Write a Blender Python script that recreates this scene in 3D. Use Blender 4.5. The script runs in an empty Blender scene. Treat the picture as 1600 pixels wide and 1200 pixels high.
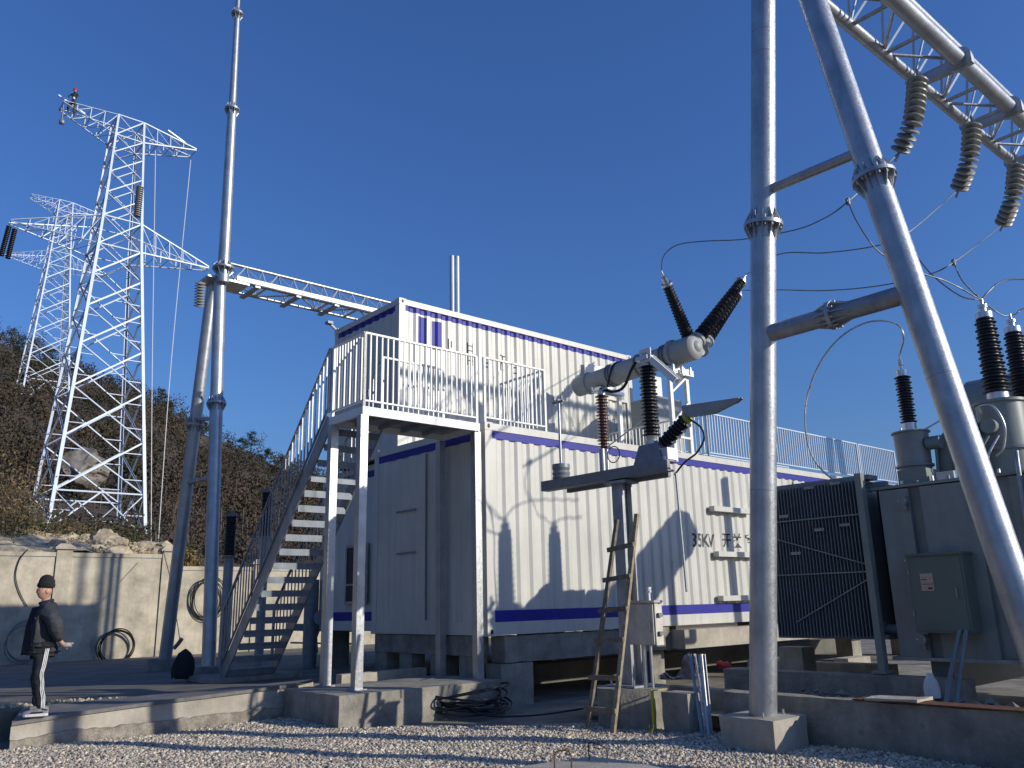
import bpy, bmesh, math, random
import numpy as np
from mathutils import Vector, Matrix, noise

random.seed(7); RNG = np.random.default_rng(7)
S = bpy.context.scene; COL = S.collection
V = Vector
PI = math.pi

# ------------------------------------------------------------------ camera
CAM = V((0, 0, 1.6)); FOC = 1310.0
PITCH, ROLL, YAWA = [math.radians(a) for a in (14.62, -1.335, 41.04)]
def _axes():
    f = V((0, math.cos(PITCH), math.sin(PITCH))); r = V((1, 0, 0)); u = r.cross(f)
    r2 = r * math.cos(ROLL) + u * math.sin(ROLL); u2 = -r * math.sin(ROLL) + u * math.cos(ROLL)
    M = Matrix.Rotation(-YAWA, 3, 'Z')
    return M @ r2, M @ u2, M @ f
CR, CU, CF = _axes()
cam = bpy.data.objects.new('camera', bpy.data.cameras.new('camera')); COL.objects.link(cam)
m = Matrix((CR, CU, -CF)).transposed().to_4x4(); m.translation = CAM
cam.matrix_world = m
cam.data.sensor_width = 36; cam.data.lens = 36 * FOC / 1600
cam.data.clip_end = 3000; cam.data.clip_start = 0.05
S.camera = cam

# surveyed positions: sight line of the photograph met with a real plane of the site
def ray(px, py): return CF + CR * ((px - 800) / FOC) - CU * ((py - 600) / FOC)
def AX(px, py, x): d = ray(px, py); return CAM + d * ((x - CAM.x) / d.x)
def AY(px, py, y): d = ray(px, py); return CAM + d * ((y - CAM.y) / d.y)
def AZ(px, py, z): d = ray(px, py); return CAM + d * ((z - CAM.z) / d.z)
def AD(px, py, D): return CAM + ray(px, py) * D

# ------------------------------------------------------------------ sun and sky
SUN = V((0.60, -1.0, 0.44)).normalized()
EL = math.asin(SUN.z)
W = bpy.data.worlds.new('World'); S.world = W; W.use_nodes = True
nt = W.node_tree; bg = nt.nodes['Background']
sky = nt.nodes.new('ShaderNodeTexSky'); sky.sky_type = 'NISHITA'; sky.sun_disc = False
sky.sun_elevation = EL; sky.sun_rotation = math.atan2(SUN.x, SUN.y)
sky.altitude = 0; sky.air_density = 1.5; sky.dust_density = 0.9; sky.ozone_density = 10.0
tint = nt.nodes.new('ShaderNodeMix'); tint.data_type = 'RGBA'; tint.blend_type = 'MULTIPLY'; tint.inputs['Factor'].default_value = 1
tint.inputs['B'].default_value = (0.82, 0.79, 0.98, 1)      # the deeper blue of the dry winter air
nt.links.new(sky.outputs[0], tint.inputs['A']); nt.links.new(tint.outputs['Result'], bg.inputs[0]); bg.inputs[1].default_value = 0.13
sun = bpy.data.objects.new('sun', bpy.data.lights.new('sun', 'SUN')); COL.objects.link(sun)
sun.data.energy = 3.8; sun.data.angle = math.radians(0.53); sun.data.color = (1.0, 0.93, 0.81)
sun.rotation_euler = SUN.to_track_quat('Z', 'Y').to_euler()
S.view_settings.view_transform = 'Standard'; S.view_settings.look = 'None'
S.view_settings.exposure = 0.12; S.view_settings.gamma = 1.0
S.view_settings.use_curve_mapping = False

# ------------------------------------------------------------------ materials
def mat(name, col, rough=0.6, metal=0.0, var=0.12, scale=6.0, bump=0.0, bscale=60.0, streak=0.0, dirt=None, spec=0.5, col2=None, spangle=0):
    M = bpy.data.materials.new(name); M.use_nodes = True
    N = M.node_tree.nodes; L = M.node_tree.links; P = N['Principled BSDF']
    P.inputs['Roughness'].default_value = rough; P.inputs['Metallic'].default_value = metal
    P.inputs['Specular IOR Level'].default_value = spec
    geo = N.new('ShaderNodeNewGeometry')
    nz = N.new('ShaderNodeTexNoise'); nz.inputs['Scale'].default_value = scale; nz.inputs['Detail'].default_value = 6
    nz.inputs['Roughness'].default_value = 0.65
    L.new(geo.outputs['Position'], nz.inputs['Vector'])
    rp = N.new('ShaderNodeValToRGB'); L.new(nz.outputs['Fac'], rp.inputs[0])
    c2 = col2 or tuple(c * (1 - var * 1.6) for c in col); c1 = tuple(min(1, c * (1 + var)) for c in col)
    rp.color_ramp.elements[0].position = 0.32; rp.color_ramp.elements[0].color = (*c2, 1)
    rp.color_ramp.elements[1].position = 0.68; rp.color_ramp.elements[1].color = (*c1, 1)
    out = rp.outputs[0]
    if streak > 0:
        mp = N.new('ShaderNodeMapping'); mp.inputs['Scale'].default_value = (9, 9, 0.35)
        n2 = N.new('ShaderNodeTexNoise'); n2.inputs['Scale'].default_value = 1.5; n2.inputs['Detail'].default_value = 5
        L.new(geo.outputs['Position'], mp.inputs[0]); L.new(mp.outputs[0], n2.inputs['Vector'])
        r2 = N.new('ShaderNodeValToRGB'); r2.color_ramp.elements[0].position = 0.45; r2.color_ramp.elements[1].position = 0.75
        L.new(n2.outputs['Fac'], r2.inputs[0])
        mul = N.new('ShaderNodeMath'); mul.operation = 'MULTIPLY'; mul.inputs[1].default_value = streak
        L.new(r2.outputs[0], mul.inputs[0])
        mx = N.new('ShaderNodeMix'); mx.data_type = 'RGBA'
        L.new(mul.outputs[0], mx.inputs['Factor']); L.new(out, mx.inputs['A'])
        mx.inputs['B'].default_value = (*(dirt or tuple(c * 0.45 for c in col)), 1); out = mx.outputs['Result']
    L.new(out, P.inputs['Base Color'])
    if spangle:
        vo = N.new('ShaderNodeTexVoronoi'); vo.inputs['Scale'].default_value = spangle
        L.new(geo.outputs['Position'], vo.inputs['Vector'])
        mr = N.new('ShaderNodeMapRange'); mr.inputs['To Min'].default_value = rough - 0.08; mr.inputs['To Max'].default_value = rough + 0.14
        L.new(vo.outputs['Color'], mr.inputs['Value']); L.new(mr.outputs[0], P.inputs['Roughness'])
    if bump > 0:
        n3 = N.new('ShaderNodeTexNoise'); n3.inputs['Scale'].default_value = bscale; n3.inputs['Detail'].default_value = 4
        L.new(geo.outputs['Position'], n3.inputs['Vector'])
        b = N.new('ShaderNodeBump'); b.inputs['Strength'].default_value = bump; b.inputs['Distance'].default_value = 0.02
        L.new(n3.outputs['Fac'], b.inputs['Height']); L.new(b.outputs[0], P.inputs['Normal'])
    return M

galv = mat('galvanised_steel', (0.44, 0.46, 0.48), 0.38, 0.70, 0.14, 3.0, 0.05, 18, streak=0.35, dirt=(0.28, 0.29, 0.31), spangle=55)
galv_dull = mat('weathered_zinc', (0.36, 0.38, 0.40), 0.5, 0.55, 0.18, 4, 0.08, 60, streak=0.35)
galv_lat = mat('lattice_zinc', (0.43, 0.50, 0.60), 0.5, 0.25, 0.08, 1.0)
grey_steel = mat('grey_painted_steel', (0.20, 0.215, 0.23), 0.5, 0.2, 0.12, 8)
white_p = mat('white_railing_paint', (0.78, 0.78, 0.74), 0.42, 0.0, 0.06, 5, spec=0.5)
cream = mat('container_cream_paint', (0.56, 0.555, 0.50), 0.42, 0.0, 0.06, 1.2, 0.05, 9, streak=0.40, dirt=(0.40, 0.385, 0.33))
blue_p = mat('blue_paint', (0.022, 0.025, 0.27), 0.5, 0.0, 0.10, 3, streak=0.06, dirt=(0.12, 0.12, 0.35), spec=0.25)
black_ink = mat('black_lettering', (0.02, 0.02, 0.025), 0.6, 0)
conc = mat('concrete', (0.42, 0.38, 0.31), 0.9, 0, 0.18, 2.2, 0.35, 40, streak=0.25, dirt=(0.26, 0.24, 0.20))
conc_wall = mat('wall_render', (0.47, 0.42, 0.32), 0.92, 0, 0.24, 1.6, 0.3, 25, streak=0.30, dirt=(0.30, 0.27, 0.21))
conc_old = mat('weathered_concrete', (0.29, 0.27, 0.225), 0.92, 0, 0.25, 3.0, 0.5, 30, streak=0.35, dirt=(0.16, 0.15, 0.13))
asphalt = mat('dark_yard_surface', (0.150, 0.142, 0.118), 0.9, 0, 0.25, 1.2, 0.4, 90)
dirt_m = mat('packed_soil', (0.23, 0.21, 0.17), 0.95, 0, 0.30, 1.5, 0.6, 30)
black_ins = mat('black_rubber_insulator', (0.018, 0.020, 0.026), 0.45, 0, 0.1, 8)
green_ins = mat('grey_porcelain', (0.28, 0.285, 0.265), 0.35, 0, 0.15, 10, spec=0.6)
brown_ins = mat('brown_porcelain', (0.13, 0.055, 0.04), 0.28, 0, 0.1, 8, spec=0.6)
alu = mat('bright_aluminium', (0.62, 0.63, 0.63), 0.35, 0.8, 0.08, 8)
hgis = mat('grey_tank_paint', (0.32, 0.335, 0.33), 0.55, 0.0, 0.06, 3, 0.02, 20)
trafo = mat('transformer_grey_paint', (0.24, 0.265, 0.25), 0.42, 0.05, 0.10, 2, 0.02, 20, streak=0.2)
trafo_dk = mat('radiator_grey_paint', (0.18, 0.215, 0.23), 0.42, 0.1, 0.08, 4)
cab_green = mat('cabinet_grey_green_paint', (0.125, 0.16, 0.135), 0.45, 0, 0.05, 3)
stainless = mat('brushed_box_steel', (0.58, 0.54, 0.47), 0.5, 0.15, 0.15, 5)
tag_m = mat('brass_plate', (0.50, 0.38, 0.30), 0.4, 0.2, 0.15, 40)
cable_m = mat('black_cable', (0.012, 0.013, 0.016), 0.5, 0)
cond_m = mat('aluminium_conductor', (0.16, 0.17, 0.19), 0.5, 0.4)
cond_br = mat('new_aluminium_conductor', (0.5, 0.5, 0.48), 0.4, 0.7)
wood = mat('raw_timber', (0.36, 0.29, 0.19), 0.75, 0, 0.30, 9, 0.3, 40, streak=0.3)
wood_dk = mat('stained_timber', (0.19, 0.155, 0.11), 0.8, 0, 0.30, 9, 0.3, 40)
yellow = mat('yellow_green_tape', (0.45, 0.42, 0.03), 0.5, 0, 0.1, 30)
red_m = mat('red_plastic', (0.55, 0.02, 0.02), 0.5, 0)
cloth_k = mat('black_cloth', (0.016, 0.017, 0.024), 0.85, 0, 0.25, 14, 0.4, 60)
cloth_j = mat('charcoal_jacket_cloth', (0.032, 0.036, 0.044), 0.75, 0, 0.25, 9, 0.5, 30)
cloth_b = mat('knit_hat_cloth', (0.022, 0.022, 0.024), 0.95, 0, 0.3, 60, 0.8, 160)
skin_m = mat('skin', (0.48, 0.27, 0.19), 0.5, 0, 0.06, 20)
white_c = mat('white_trim', (0.75, 0.75, 0.73), 0.7, 0, 0.06, 20)
sole_m = mat('sneaker_rubber', (0.62, 0.60, 0.56), 0.6, 0)
helmet_m = mat('red_helmet', (0.60, 0.03, 0.06), 0.35, 0)
rock_m = mat('pale_rock', (0.50, 0.41, 0.27), 0.95, 0, 0.30, 1.6, 0.8, 8)
rock_g = mat('grey_rock', (0.22, 0.20, 0.17), 0.95, 0, 0.35, 1.0, 0.8, 4)
rust = mat('rusty_steel', (0.16, 0.07, 0.04), 0.8, 0.3, 0.3, 12)
plastic_sheet = mat('dusty_plastic_sheet', (0.32, 0.28, 0.28), 0.55, 0, 0.15, 6)
bark = mat('bark', (0.10, 0.075, 0.055), 0.95, 0, 0.2, 8)

def leafmat(name, a, b, c):
    M = bpy.data.materials.new(name); M.use_nodes = True
    N = M.node_tree.nodes; L = M.node_tree.links; P = N['Principled BSDF']
    P.inputs['Roughness'].default_value = 0.8; P.inputs['Specular IOR Level'].default_value = 0.25
    g = N.new('ShaderNodeNewGeometry'); nz = N.new('ShaderNodeTexNoise'); nz.inputs['Scale'].default_value = 0.13
    nz.inputs['Detail'].default_value = 5; L.new(g.outputs['Position'], nz.inputs['Vector'])
    ad = N.new('ShaderNodeMath'); ad.operation = 'MULTIPLY_ADD'; ad.inputs[1].default_value = 0.20
    L.new(g.outputs['Random Per Island'], ad.inputs[0])
    L.new(nz.outputs['Fac'], ad.inputs[2])
    rp = N.new('ShaderNodeValToRGB'); L.new(ad.outputs[0], rp.inputs[0])
    e = rp.color_ramp.elements; e[0].position = 0.42; e[0].color = (*a, 1); e[1].position = 0.76; e[1].color = (*c, 1)
    k = e.new(0.58); k.color = (*b, 1)
    L.new(rp.outputs[0], P.inputs['Base Color'])
    return M
leaf_wood = leafmat('winter_woodland', (0.040, 0.044, 0.024), (0.066, 0.050, 0.034), (0.088, 0.062, 0.044))
leaf_pine = leafmat('pine_needles', (0.018, 0.036, 0.016), (0.026, 0.046, 0.020), (0.035, 0.055, 0.024))
leaf_dry = leafmat('dry_shrub_leaves', (0.10, 0.075, 0.03), (0.17, 0.12, 0.05), (0.24, 0.17, 0.07))
leaf_grn = leafmat('shrub_leaves', (0.040, 0.055, 0.018), (0.06, 0.07, 0.025), (0.10, 0.09, 0.03))

# ------------------------------------------------------------------ builders
class MB:
    def __init__(s): s.v = []; s.f = []
    def add(s, vs, fs):
        n = len(s.v); s.v += [tuple(v) for v in vs]; s.f += [tuple(i + n for i in f) for f in fs]; return s
    def box(s, a, b):
        x0, y0, z0 = a; x1, y1, z1 = b
        return s.add([(x0,y0,z0),(x1,y0,z0),(x1,y1,z0),(x0,y1,z0),(x0,y0,z1),(x1,y0,z1),(x1,y1,z1),(x0,y1,z1)],
              [(3,2,1,0),(4,5,6,7),(0,1,5,4),(1,2,6,5),(2,3,7,6),(3,0,4,7)])
    def bar(s, p, q, w, h=None, up=(0,0,1)):
        p = V(p); q = V(q); h = h or w; z = (q-p).normalized(); u = V(up)
        if abs(z.dot(u)) > .98: u = V((0,1,0))
        x = z.cross(u).normalized(); y = x.cross(z)
        vs = [c + x*(a*w/2) + y*(b*h/2) for c in (p,q) for a,b in ((-1,-1),(1,-1),(1,1),(-1,1))]
        return s.add(vs, [(3,2,1,0),(4,5,6,7),(0,1,5,4),(1,2,6,5),(2,3,7,6),(3,0,4,7)])
    def lathe(s, p, q, prof, n=16, cap=True):
        """prof: (t along p-q in metres, radius)"""
        p = V(p); q = V(q); z = (q-p).normalized(); u = V((0,0,1)) if abs(z.z) < .98 else V((1,0,0))
        x = z.cross(u).normalized(); y = z.cross(x)
        vs = []
        for t, r in prof:
            for k in range(n):
                a = 2*PI*k/n; vs.append(p + z*t + x*(r*math.cos(a)) + y*(r*math.sin(a)))
        fs = [(i*n+k, i*n+(k+1)%n, (i+1)*n+(k+1)%n, (i+1)*n+k) for i in range(len(prof)-1) for k in range(n)]
        if cap: fs += [tuple(range(n))[::-1], tuple((len(prof)-1)*n+k for k in range(n))]
        return s.add(vs, fs)
    def cyl(s, p, q, r, r2=None, n=20):
        return s.lathe(p, q, [(0, r), ((V(q)-V(p)).length, r if r2 is None else r2)], n)
    def tube(s, pts, r, n=8):
        pts = [V(p) for p in pts]; vs = []; N = len(pts); x = None
        for i, p in enumerate(pts):
            z = (pts[min(i+1,N-1)] - pts[max(i-1,0)]).normalized()
            if x is None: x = z.cross(V((0,0,1)) if abs(z.z) < .9 else V((1,0,0))).normalized()
            x = (x - z*x.dot(z)).normalized(); y = z.cross(x)
            for k in range(n):
                a = 2*PI*k/n; vs.append(p + x*(r*math.cos(a)) + y*(r*math.sin(a)))
        fs = [(i*n+k, i*n+(k+1)%n, (i+1)*n+(k+1)%n, (i+1)*n+k) for i in range(N-1) for k in range(n)]
        fs += [tuple(range(n))[::-1], tuple((N-1)*n+k for k in range(n))]
        return s.add(vs, fs)
    def torus(s, c, axis, R, r, n=32, m_=8, ry=None):
        a = V(axis).normalized(); u = V((0,0,1)) if abs(a.z) < .9 else V((1,0,0))
        x = a.cross(u).normalized(); y = a.cross(x); c = V(c); vs = []
        for i in range(n):
            t = 2*PI*i/n; d = x*math.cos(t) + y*math.sin(t)
            cc = c + x*(R*math.cos(t)) + y*((ry or R)*math.sin(t))
            for k in range(m_):
                b = 2*PI*k/m_; vs.append(cc + d*(r*math.cos(b)) + a*(r*math.sin(b)))
        fs = [(i*m_+k, ((i+1)%n)*m_+k, ((i+1)%n)*m_+(k+1)%m_, i*m_+(k+1)%m_) for i in range(n) for k in range(m_)]
        return s.add(vs, fs)
    def mesh(s, name, smooth=None):
        me = bpy.data.meshes.new(name); me.from_pydata(s.v, [], s.f); me.update()
        if smooth: smooth_mesh(me, smooth)
        return me

def smooth_mesh(me, ang=40):
    me.polygons.foreach_set('use_smooth', [True]*len(me.polygons))
    try: me.set_sharp_from_angle(angle=math.radians(ang))
    except Exception: pass

def spline(pts, k=8):
    pts = [V(p) for p in pts]; out = []
    P = [pts[0]*2-pts[1]] + pts + [pts[-1]*2-pts[-2]]
    for i in range(1, len(P)-2):
        for j in range(k):
            t = j/k; a, b, c, d = P[i-1], P[i], P[i+1], P[i+2]
            out.append(0.5*((2*b) + (c-a)*t + (2*a-5*b+4*c-d)*t*t + (3*b-a-3*c+d)*t**3))
    out.append(pts[-1]); return out

def thing(name, label, cat, loc, group=None):
    o = bpy.data.objects.new(name, None); COL.objects.link(o); o.location = V(loc); o.empty_display_size = .2
    o['label'] = label; o['category'] = cat
    if group: o['group'] = group
    return o
def tag(o, label, cat, group=None):
    o['label'] = label; o['category'] = cat
    if group: o['group'] = group
    return o
def wloc(o):
    v = o.location.copy()
    while o.parent: o = o.parent; v += o.location
    return v
def part(name, mb, m_, parent=None, label=None, smooth=None, kind=None):
    me = mb.mesh(name, smooth) if isinstance(mb, MB) else mb
    if not me.materials: me.materials.append(m_)
    o = bpy.data.objects.new(name, me); COL.objects.link(o)
    if parent: o.parent = parent; o.location = -wloc(parent)
    if label: o['label'] = label
    if kind: o['kind'] = kind
    return o
def roughen(me, cut=.16, amp=.007):
    bm = bmesh.new(); bm.from_mesh(me)
    for it in range(5):
        E_ = [e for e in bm.edges if e.calc_length() > cut*1.6]
        if not E_ or len(bm.faces) > 4000: break
        bmesh.ops.subdivide_edges(bm, edges=E_, cuts=1, use_grid_fill=True)
    bmesh.ops.triangulate(bm, faces=[f for f in bm.faces if len(f.verts) > 4])
    for v in bm.verts:
        sharp = max([e.calc_face_angle(0) for e in v.link_edges] or [0]) > .6
        n_ = noise.noise_vector(v.co*3.1)*amp + noise.noise_vector(v.co*11)*amp*.5
        if sharp: n_ -= v.normal*(.004+max(0, noise.noise(v.co*5.3))*.028)
        v.co += n_
    bm.to_mesh(me); bm.free(); me.update()
def solo(name, mb, m_, label, cat, group=None, smooth=None):
    """a one-mesh thing whose origin stands at its base"""
    vs = np.array(mb.v); c = V((float(vs[:,0].mean()), float(vs[:,1].mean()), float(vs[:,2].min())))
    mb.v = [tuple(V(v)-c) for v in mb.v]
    o = part(name, mb, m_, None, None, smooth); o.location = c
    if m_.name in ('concrete','weathered_concrete') and max(c.x, c.y) < 14 and not smooth: roughen(o.data)
    return tag(o, label, cat, group)

_cache = {}
def unit(kind, m_):
    k = (kind, m_.name)
    if k not in _cache:
        mb = MB()
        if kind == 'box': mb.box((-.5,-.5,0), (.5,.5,1)); me = mb.mesh('bar')
        elif kind == 'angle':   # L-section
            t = .16
            pts = [(-.5,-.5),(.5,-.5),(.5,-.5+t),(-.5+t,-.5+t),(-.5+t,.5),(-.5,.5)]
            mb.add([(x,y,z) for z in (0,1) for x,y in pts], [(0,1,2,3)[::-1],(0,3,4,5)[::-1],(6,7,8,9),(6,9,10,11)]+[(i,(i+1)%6,(i+1)%6+6,i+6) for i in range(6)])
            me = mb.mesh('angle')
        else: mb.cyl((0,0,0),(0,0,1), .5, n=12); me = mb.mesh('rod', 40)
        me.materials.append(m_); _cache[k] = me
    return _cache[k]
def frame(p, q, roll=0):
    z = (q-p).normalized(); u = V((0,0,1)) if abs(z.z) < .95 else V((0,1,0))
    x = u.cross(z).normalized(); y = z.cross(x)
    R = Matrix((x, y, z)).transposed().to_4x4()
    return R @ Matrix.Rotation(roll, 4, 'Z')
def bar(name, parent, p, q, w, h=None, m_=None, kind='box', roll=0):
    p = V(p); q = V(q); h = h or w
    o = bpy.data.objects.new(name, unit(kind, m_)); COL.objects.link(o)
    M = Matrix.Translation(p) @ frame(p, q, roll) @ Matrix.Diagonal((w, h, (q-p).length, 1))
    if parent: o.parent = parent; M = Matrix.Translation(-wloc(parent)) @ M
    o.matrix_basis = M
    return o

def ins_profile(L, rc, rs, n, alt=True, r_end=None):
    """sheds along length L"""
    P = [(0, rc*1.05)]; s = L/n
    for i in range(n):
        r = rs if (not alt or i % 2 == 0) else rs*0.86
        t = i*s
        P += [(t+s*.22, rc), (t+s*.42, r), (t+s*.56, r*0.985), (t+s*.86, rc)]
    P.append((L, rc*1.05)); return P
def insulator(name, parent, p, q, rc, rs, n, m_, r2=None, seg=20):
    p = V(p); q = V(q); L = (q-p).length
    pr = ins_profile(L, rc, rs, n)
    if r2: pr = [(t, r*(1+(r2-1)*t/L)) for t, r in pr]
    return part(name, MB().lathe(p, q, pr, seg), m_, parent, smooth=25)

def jig(o, seed, amt, sc):
    me = o.data
    for v in me.vertices:
        n = noise.noise_vector(v.co*sc + V((seed, seed*1.7, 0))); v.co += n*amt
    me.update()

# ------------------------------------------------------------------ terrain
RIDGE = [(-500,380),(-200,420),(0,492),(60,515),(110,538),(190,565),(240,590),(300,634),(380,676),(445,694),(520,728),(700,800),(900,835),(1300,850),(1900,840)]
def az_el(px, py): d = ray(px, py); return math.atan2(d.x, d.y), d.z/math.hypot(d.x, d.y)
RA = [az_el(*p) for p in RIDGE]
def ridge_tan(a):
    if a <= RA[0][0]: return RA[0][1]
    for (a0,t0),(a1,t1) in zip(RA, RA[1:]):
        if a <= a1: return t0+(t1-t0)*(a-a0)/(a1-a0)
    return RA[-1][1]
YW = 32.2
def HZ(x, y):
    if y < YW+.1: return -0.06
    r = math.hypot(x, y); a = math.atan2(x, y); R = 185.0
    zr = 1.6 + ridge_tan(a)*R - 5.0
    base = min(3.05, 1.2 + (y-YW)*3.0)
    f = (r-38)/(R-38)
    if f <= 0: z = base
    elif f <= 1: z = base + (zr-base)*f**1.5
    else: z = base + (zr-base)*(1-0.35*min(1,(f-1)*1.6))
    n = noise.fractal(V((x*.06, y*.06, 0)), 1.0, 2.0, 4)
    return z + n*min(3.5, .25+max(0,f)*4.0)

mb = MB(); G = 4000.0
mb.add([(-G,-G,-.06),(G,-G,-.06),(G,YW+.2,-.06),(-G,YW+.2,-.06)], [(0,1,2,3)])
g = part('ground', mb, dirt_m); g['kind'] = 'structure'
# hillside heightfield, polar grid
NA, NR = 150, 70
vs = []; a0, a1 = -1.35, 1.52
rr = [0]*(NR)
for i in range(NA):
    a = a0+(a1-a0)*i/(NA-1); rs0 = (YW+.25)/max(math.cos(a), .05)
    for j in range(NR):
        t = j/(NR-1); r = rs0 + (620-rs0)*t**1.9 if rs0 < 600 else rs0+t*30
        x = r*math.sin(a); y = r*math.cos(a); vs.append((x, y, HZ(x, y) if j else -.3))
fs = [(i*NR+j, (i+1)*NR+j, (i+1)*NR+j+1, i*NR+j+1) for i in range(NA-1) for j in range(NR-1)]
hill_m = mat('hillside_soil', (0.075, 0.06, 0.045), 0.95, 0, 0.35, 0.25, 0.6, 2)
h = part('hillside', MB().add(vs, fs), hill_m, smooth=60); h['kind'] = 'structure'

# yard apron (raised dark hardstanding) and the kerb the man stands on
def HYARD(y): return .345
mb = MB()
xs = (-14, 6.2, 9.9, 40)
mb.add([(-14,13.75,.335),(26,13.75,.335),(26,YW,0.03),(-14,YW,.03)], [(0,1,2,3)])
mb.add([(-14,13.75,-.06),(26,13.75,-.06)], []); mb.f.append((4,5,1,0))
y_ = part('yard_paving', mb, asphalt); y_['kind'] = 'structure'

# concrete kerb platform in front of the yard, follows the slight fall of the site
fr = [AY(px, py, 12.5) for px, py in ((18,1128),(120,1112),(240,1096),(360,1081),(462,1068))]
bk = [V((p.x+.12+.03*i, 13.75, p.z-.01)) for i, p in enumerate(fr)]
bk = [V((2.9,13.75,.36)), V((3.9,13.75,.37)), V((5.1,13.75,.385)), V((6.1,13.75,.40)), V((7.3,13.75,.41))]
n = len(fr)
mb = MB(); dn = V((0,0,-.045))
top = fr + bk
mb.add(top, [(i, i+1, n+i+1, n+i) for i in range(n-1)])
mb.add([p+V((0,-.03,0)) for p in fr] + [p+V((0,-.03,0))+dn for p in fr], [(n+i, n+i+1, i+1, i) for i in range(n-1)])
mb.add([fr[0]+V((0,-.03,0)), fr[0]+V((0,-.03,0))+dn, bk[0]+dn, bk[0]], [(0,1,2,3)])
mb.add([p+V((0,-.03,0)) for p in fr] + fr, [(i, i+1, n+i+1, n+i) for i in range(n-1)])
slabtop = mat('worn_formwork_board', (0.17,0.165,0.155), 0.8, 0, .25, 2.5, .2, 30, streak=.2)
kt = part('kerb_boarding', mb, slabtop); kt['kind'] = 'structure'
mb = MB()
mb.add([p+dn for p in fr] + [V((p.x,p.y-.02,-.1)) for p in fr], [(n+i, n+i+1, i+1, i) for i in range(n-1)])
mb.add([fr[0]+dn, V((fr[0].x,fr[0].y,-.1)), V((bk[0].x,bk[0].y,-.1)), bk[0]+dn], [(0,1,2,3)])
mb.add([fr[-1]+dn, V((fr[-1].x,fr[-1].y,-.1)), V((bk[-1].x,bk[-1].y,-.1)), bk[-1]+dn], [(3,2,1,0)])
kf = part('kerb_face', mb, conc); kf['kind'] = 'structure'
mb = MB(); NB_ = 90; a_, b_ = [], []
for i in range(NB_):
    f = i/(NB_-1); j = min(int(f*(n-1)), n-2); q = fr[j]+(fr[j+1]-fr[j])*(f*(n-1)-j)
    zt_ = .11+.05*f + .05*noise.noise(V((q.x*1.7,0,3)))+.02*noise.noise(V((q.x*9,0,0)))
    a_.append(V((q.x,q.y-.065-.02*noise.noise(V((q.x*4,1,0))),-.1))); b_.append(V((q.x,q.y-.05-.02*noise.noise(V((q.x*4,5,0))),zt_))); 
c_ = [V((p.x,p.y+.04,p.z+.012)) for p in b_]
mb.add(a_+b_+c_, [(i,i+1,NB_+i+1,NB_+i) for i in range(NB_-1)]+[(NB_+i,NB_+i+1,2*NB_+i+1,2*NB_+i) for i in range(NB_-1)])
kq = part('kerb_mortar', mb, mat('rough_mortar', (.30,.265,.215), .95, 0, .3, 8, .8, 50)); kq['kind'] = 'structure'

st_m = MB()
for k in range(1400):
    c = V((random.uniform(-1.0,4.3), random.uniform(13.9,15.0), .35)); 
    if c.x > 2.6 and c.y > 14.9-(c.x-2.6)*.55: continue
    r = random.uniform(.012,.035); a = random.random()*6
    vs = [c+V((r*math.cos(a+PI*i*2/3)*random.uniform(.7,1.3), r*math.sin(a+PI*i*2/3), random.uniform(-.008,.008))) for i in range(3)]+[c+V((0,0,r))]
    st_m.add(vs, [(0,1,3),(1,2,3),(2,0,3)])
part('scattered_chippings', st_m, rock_m, kind='stuff')
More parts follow.
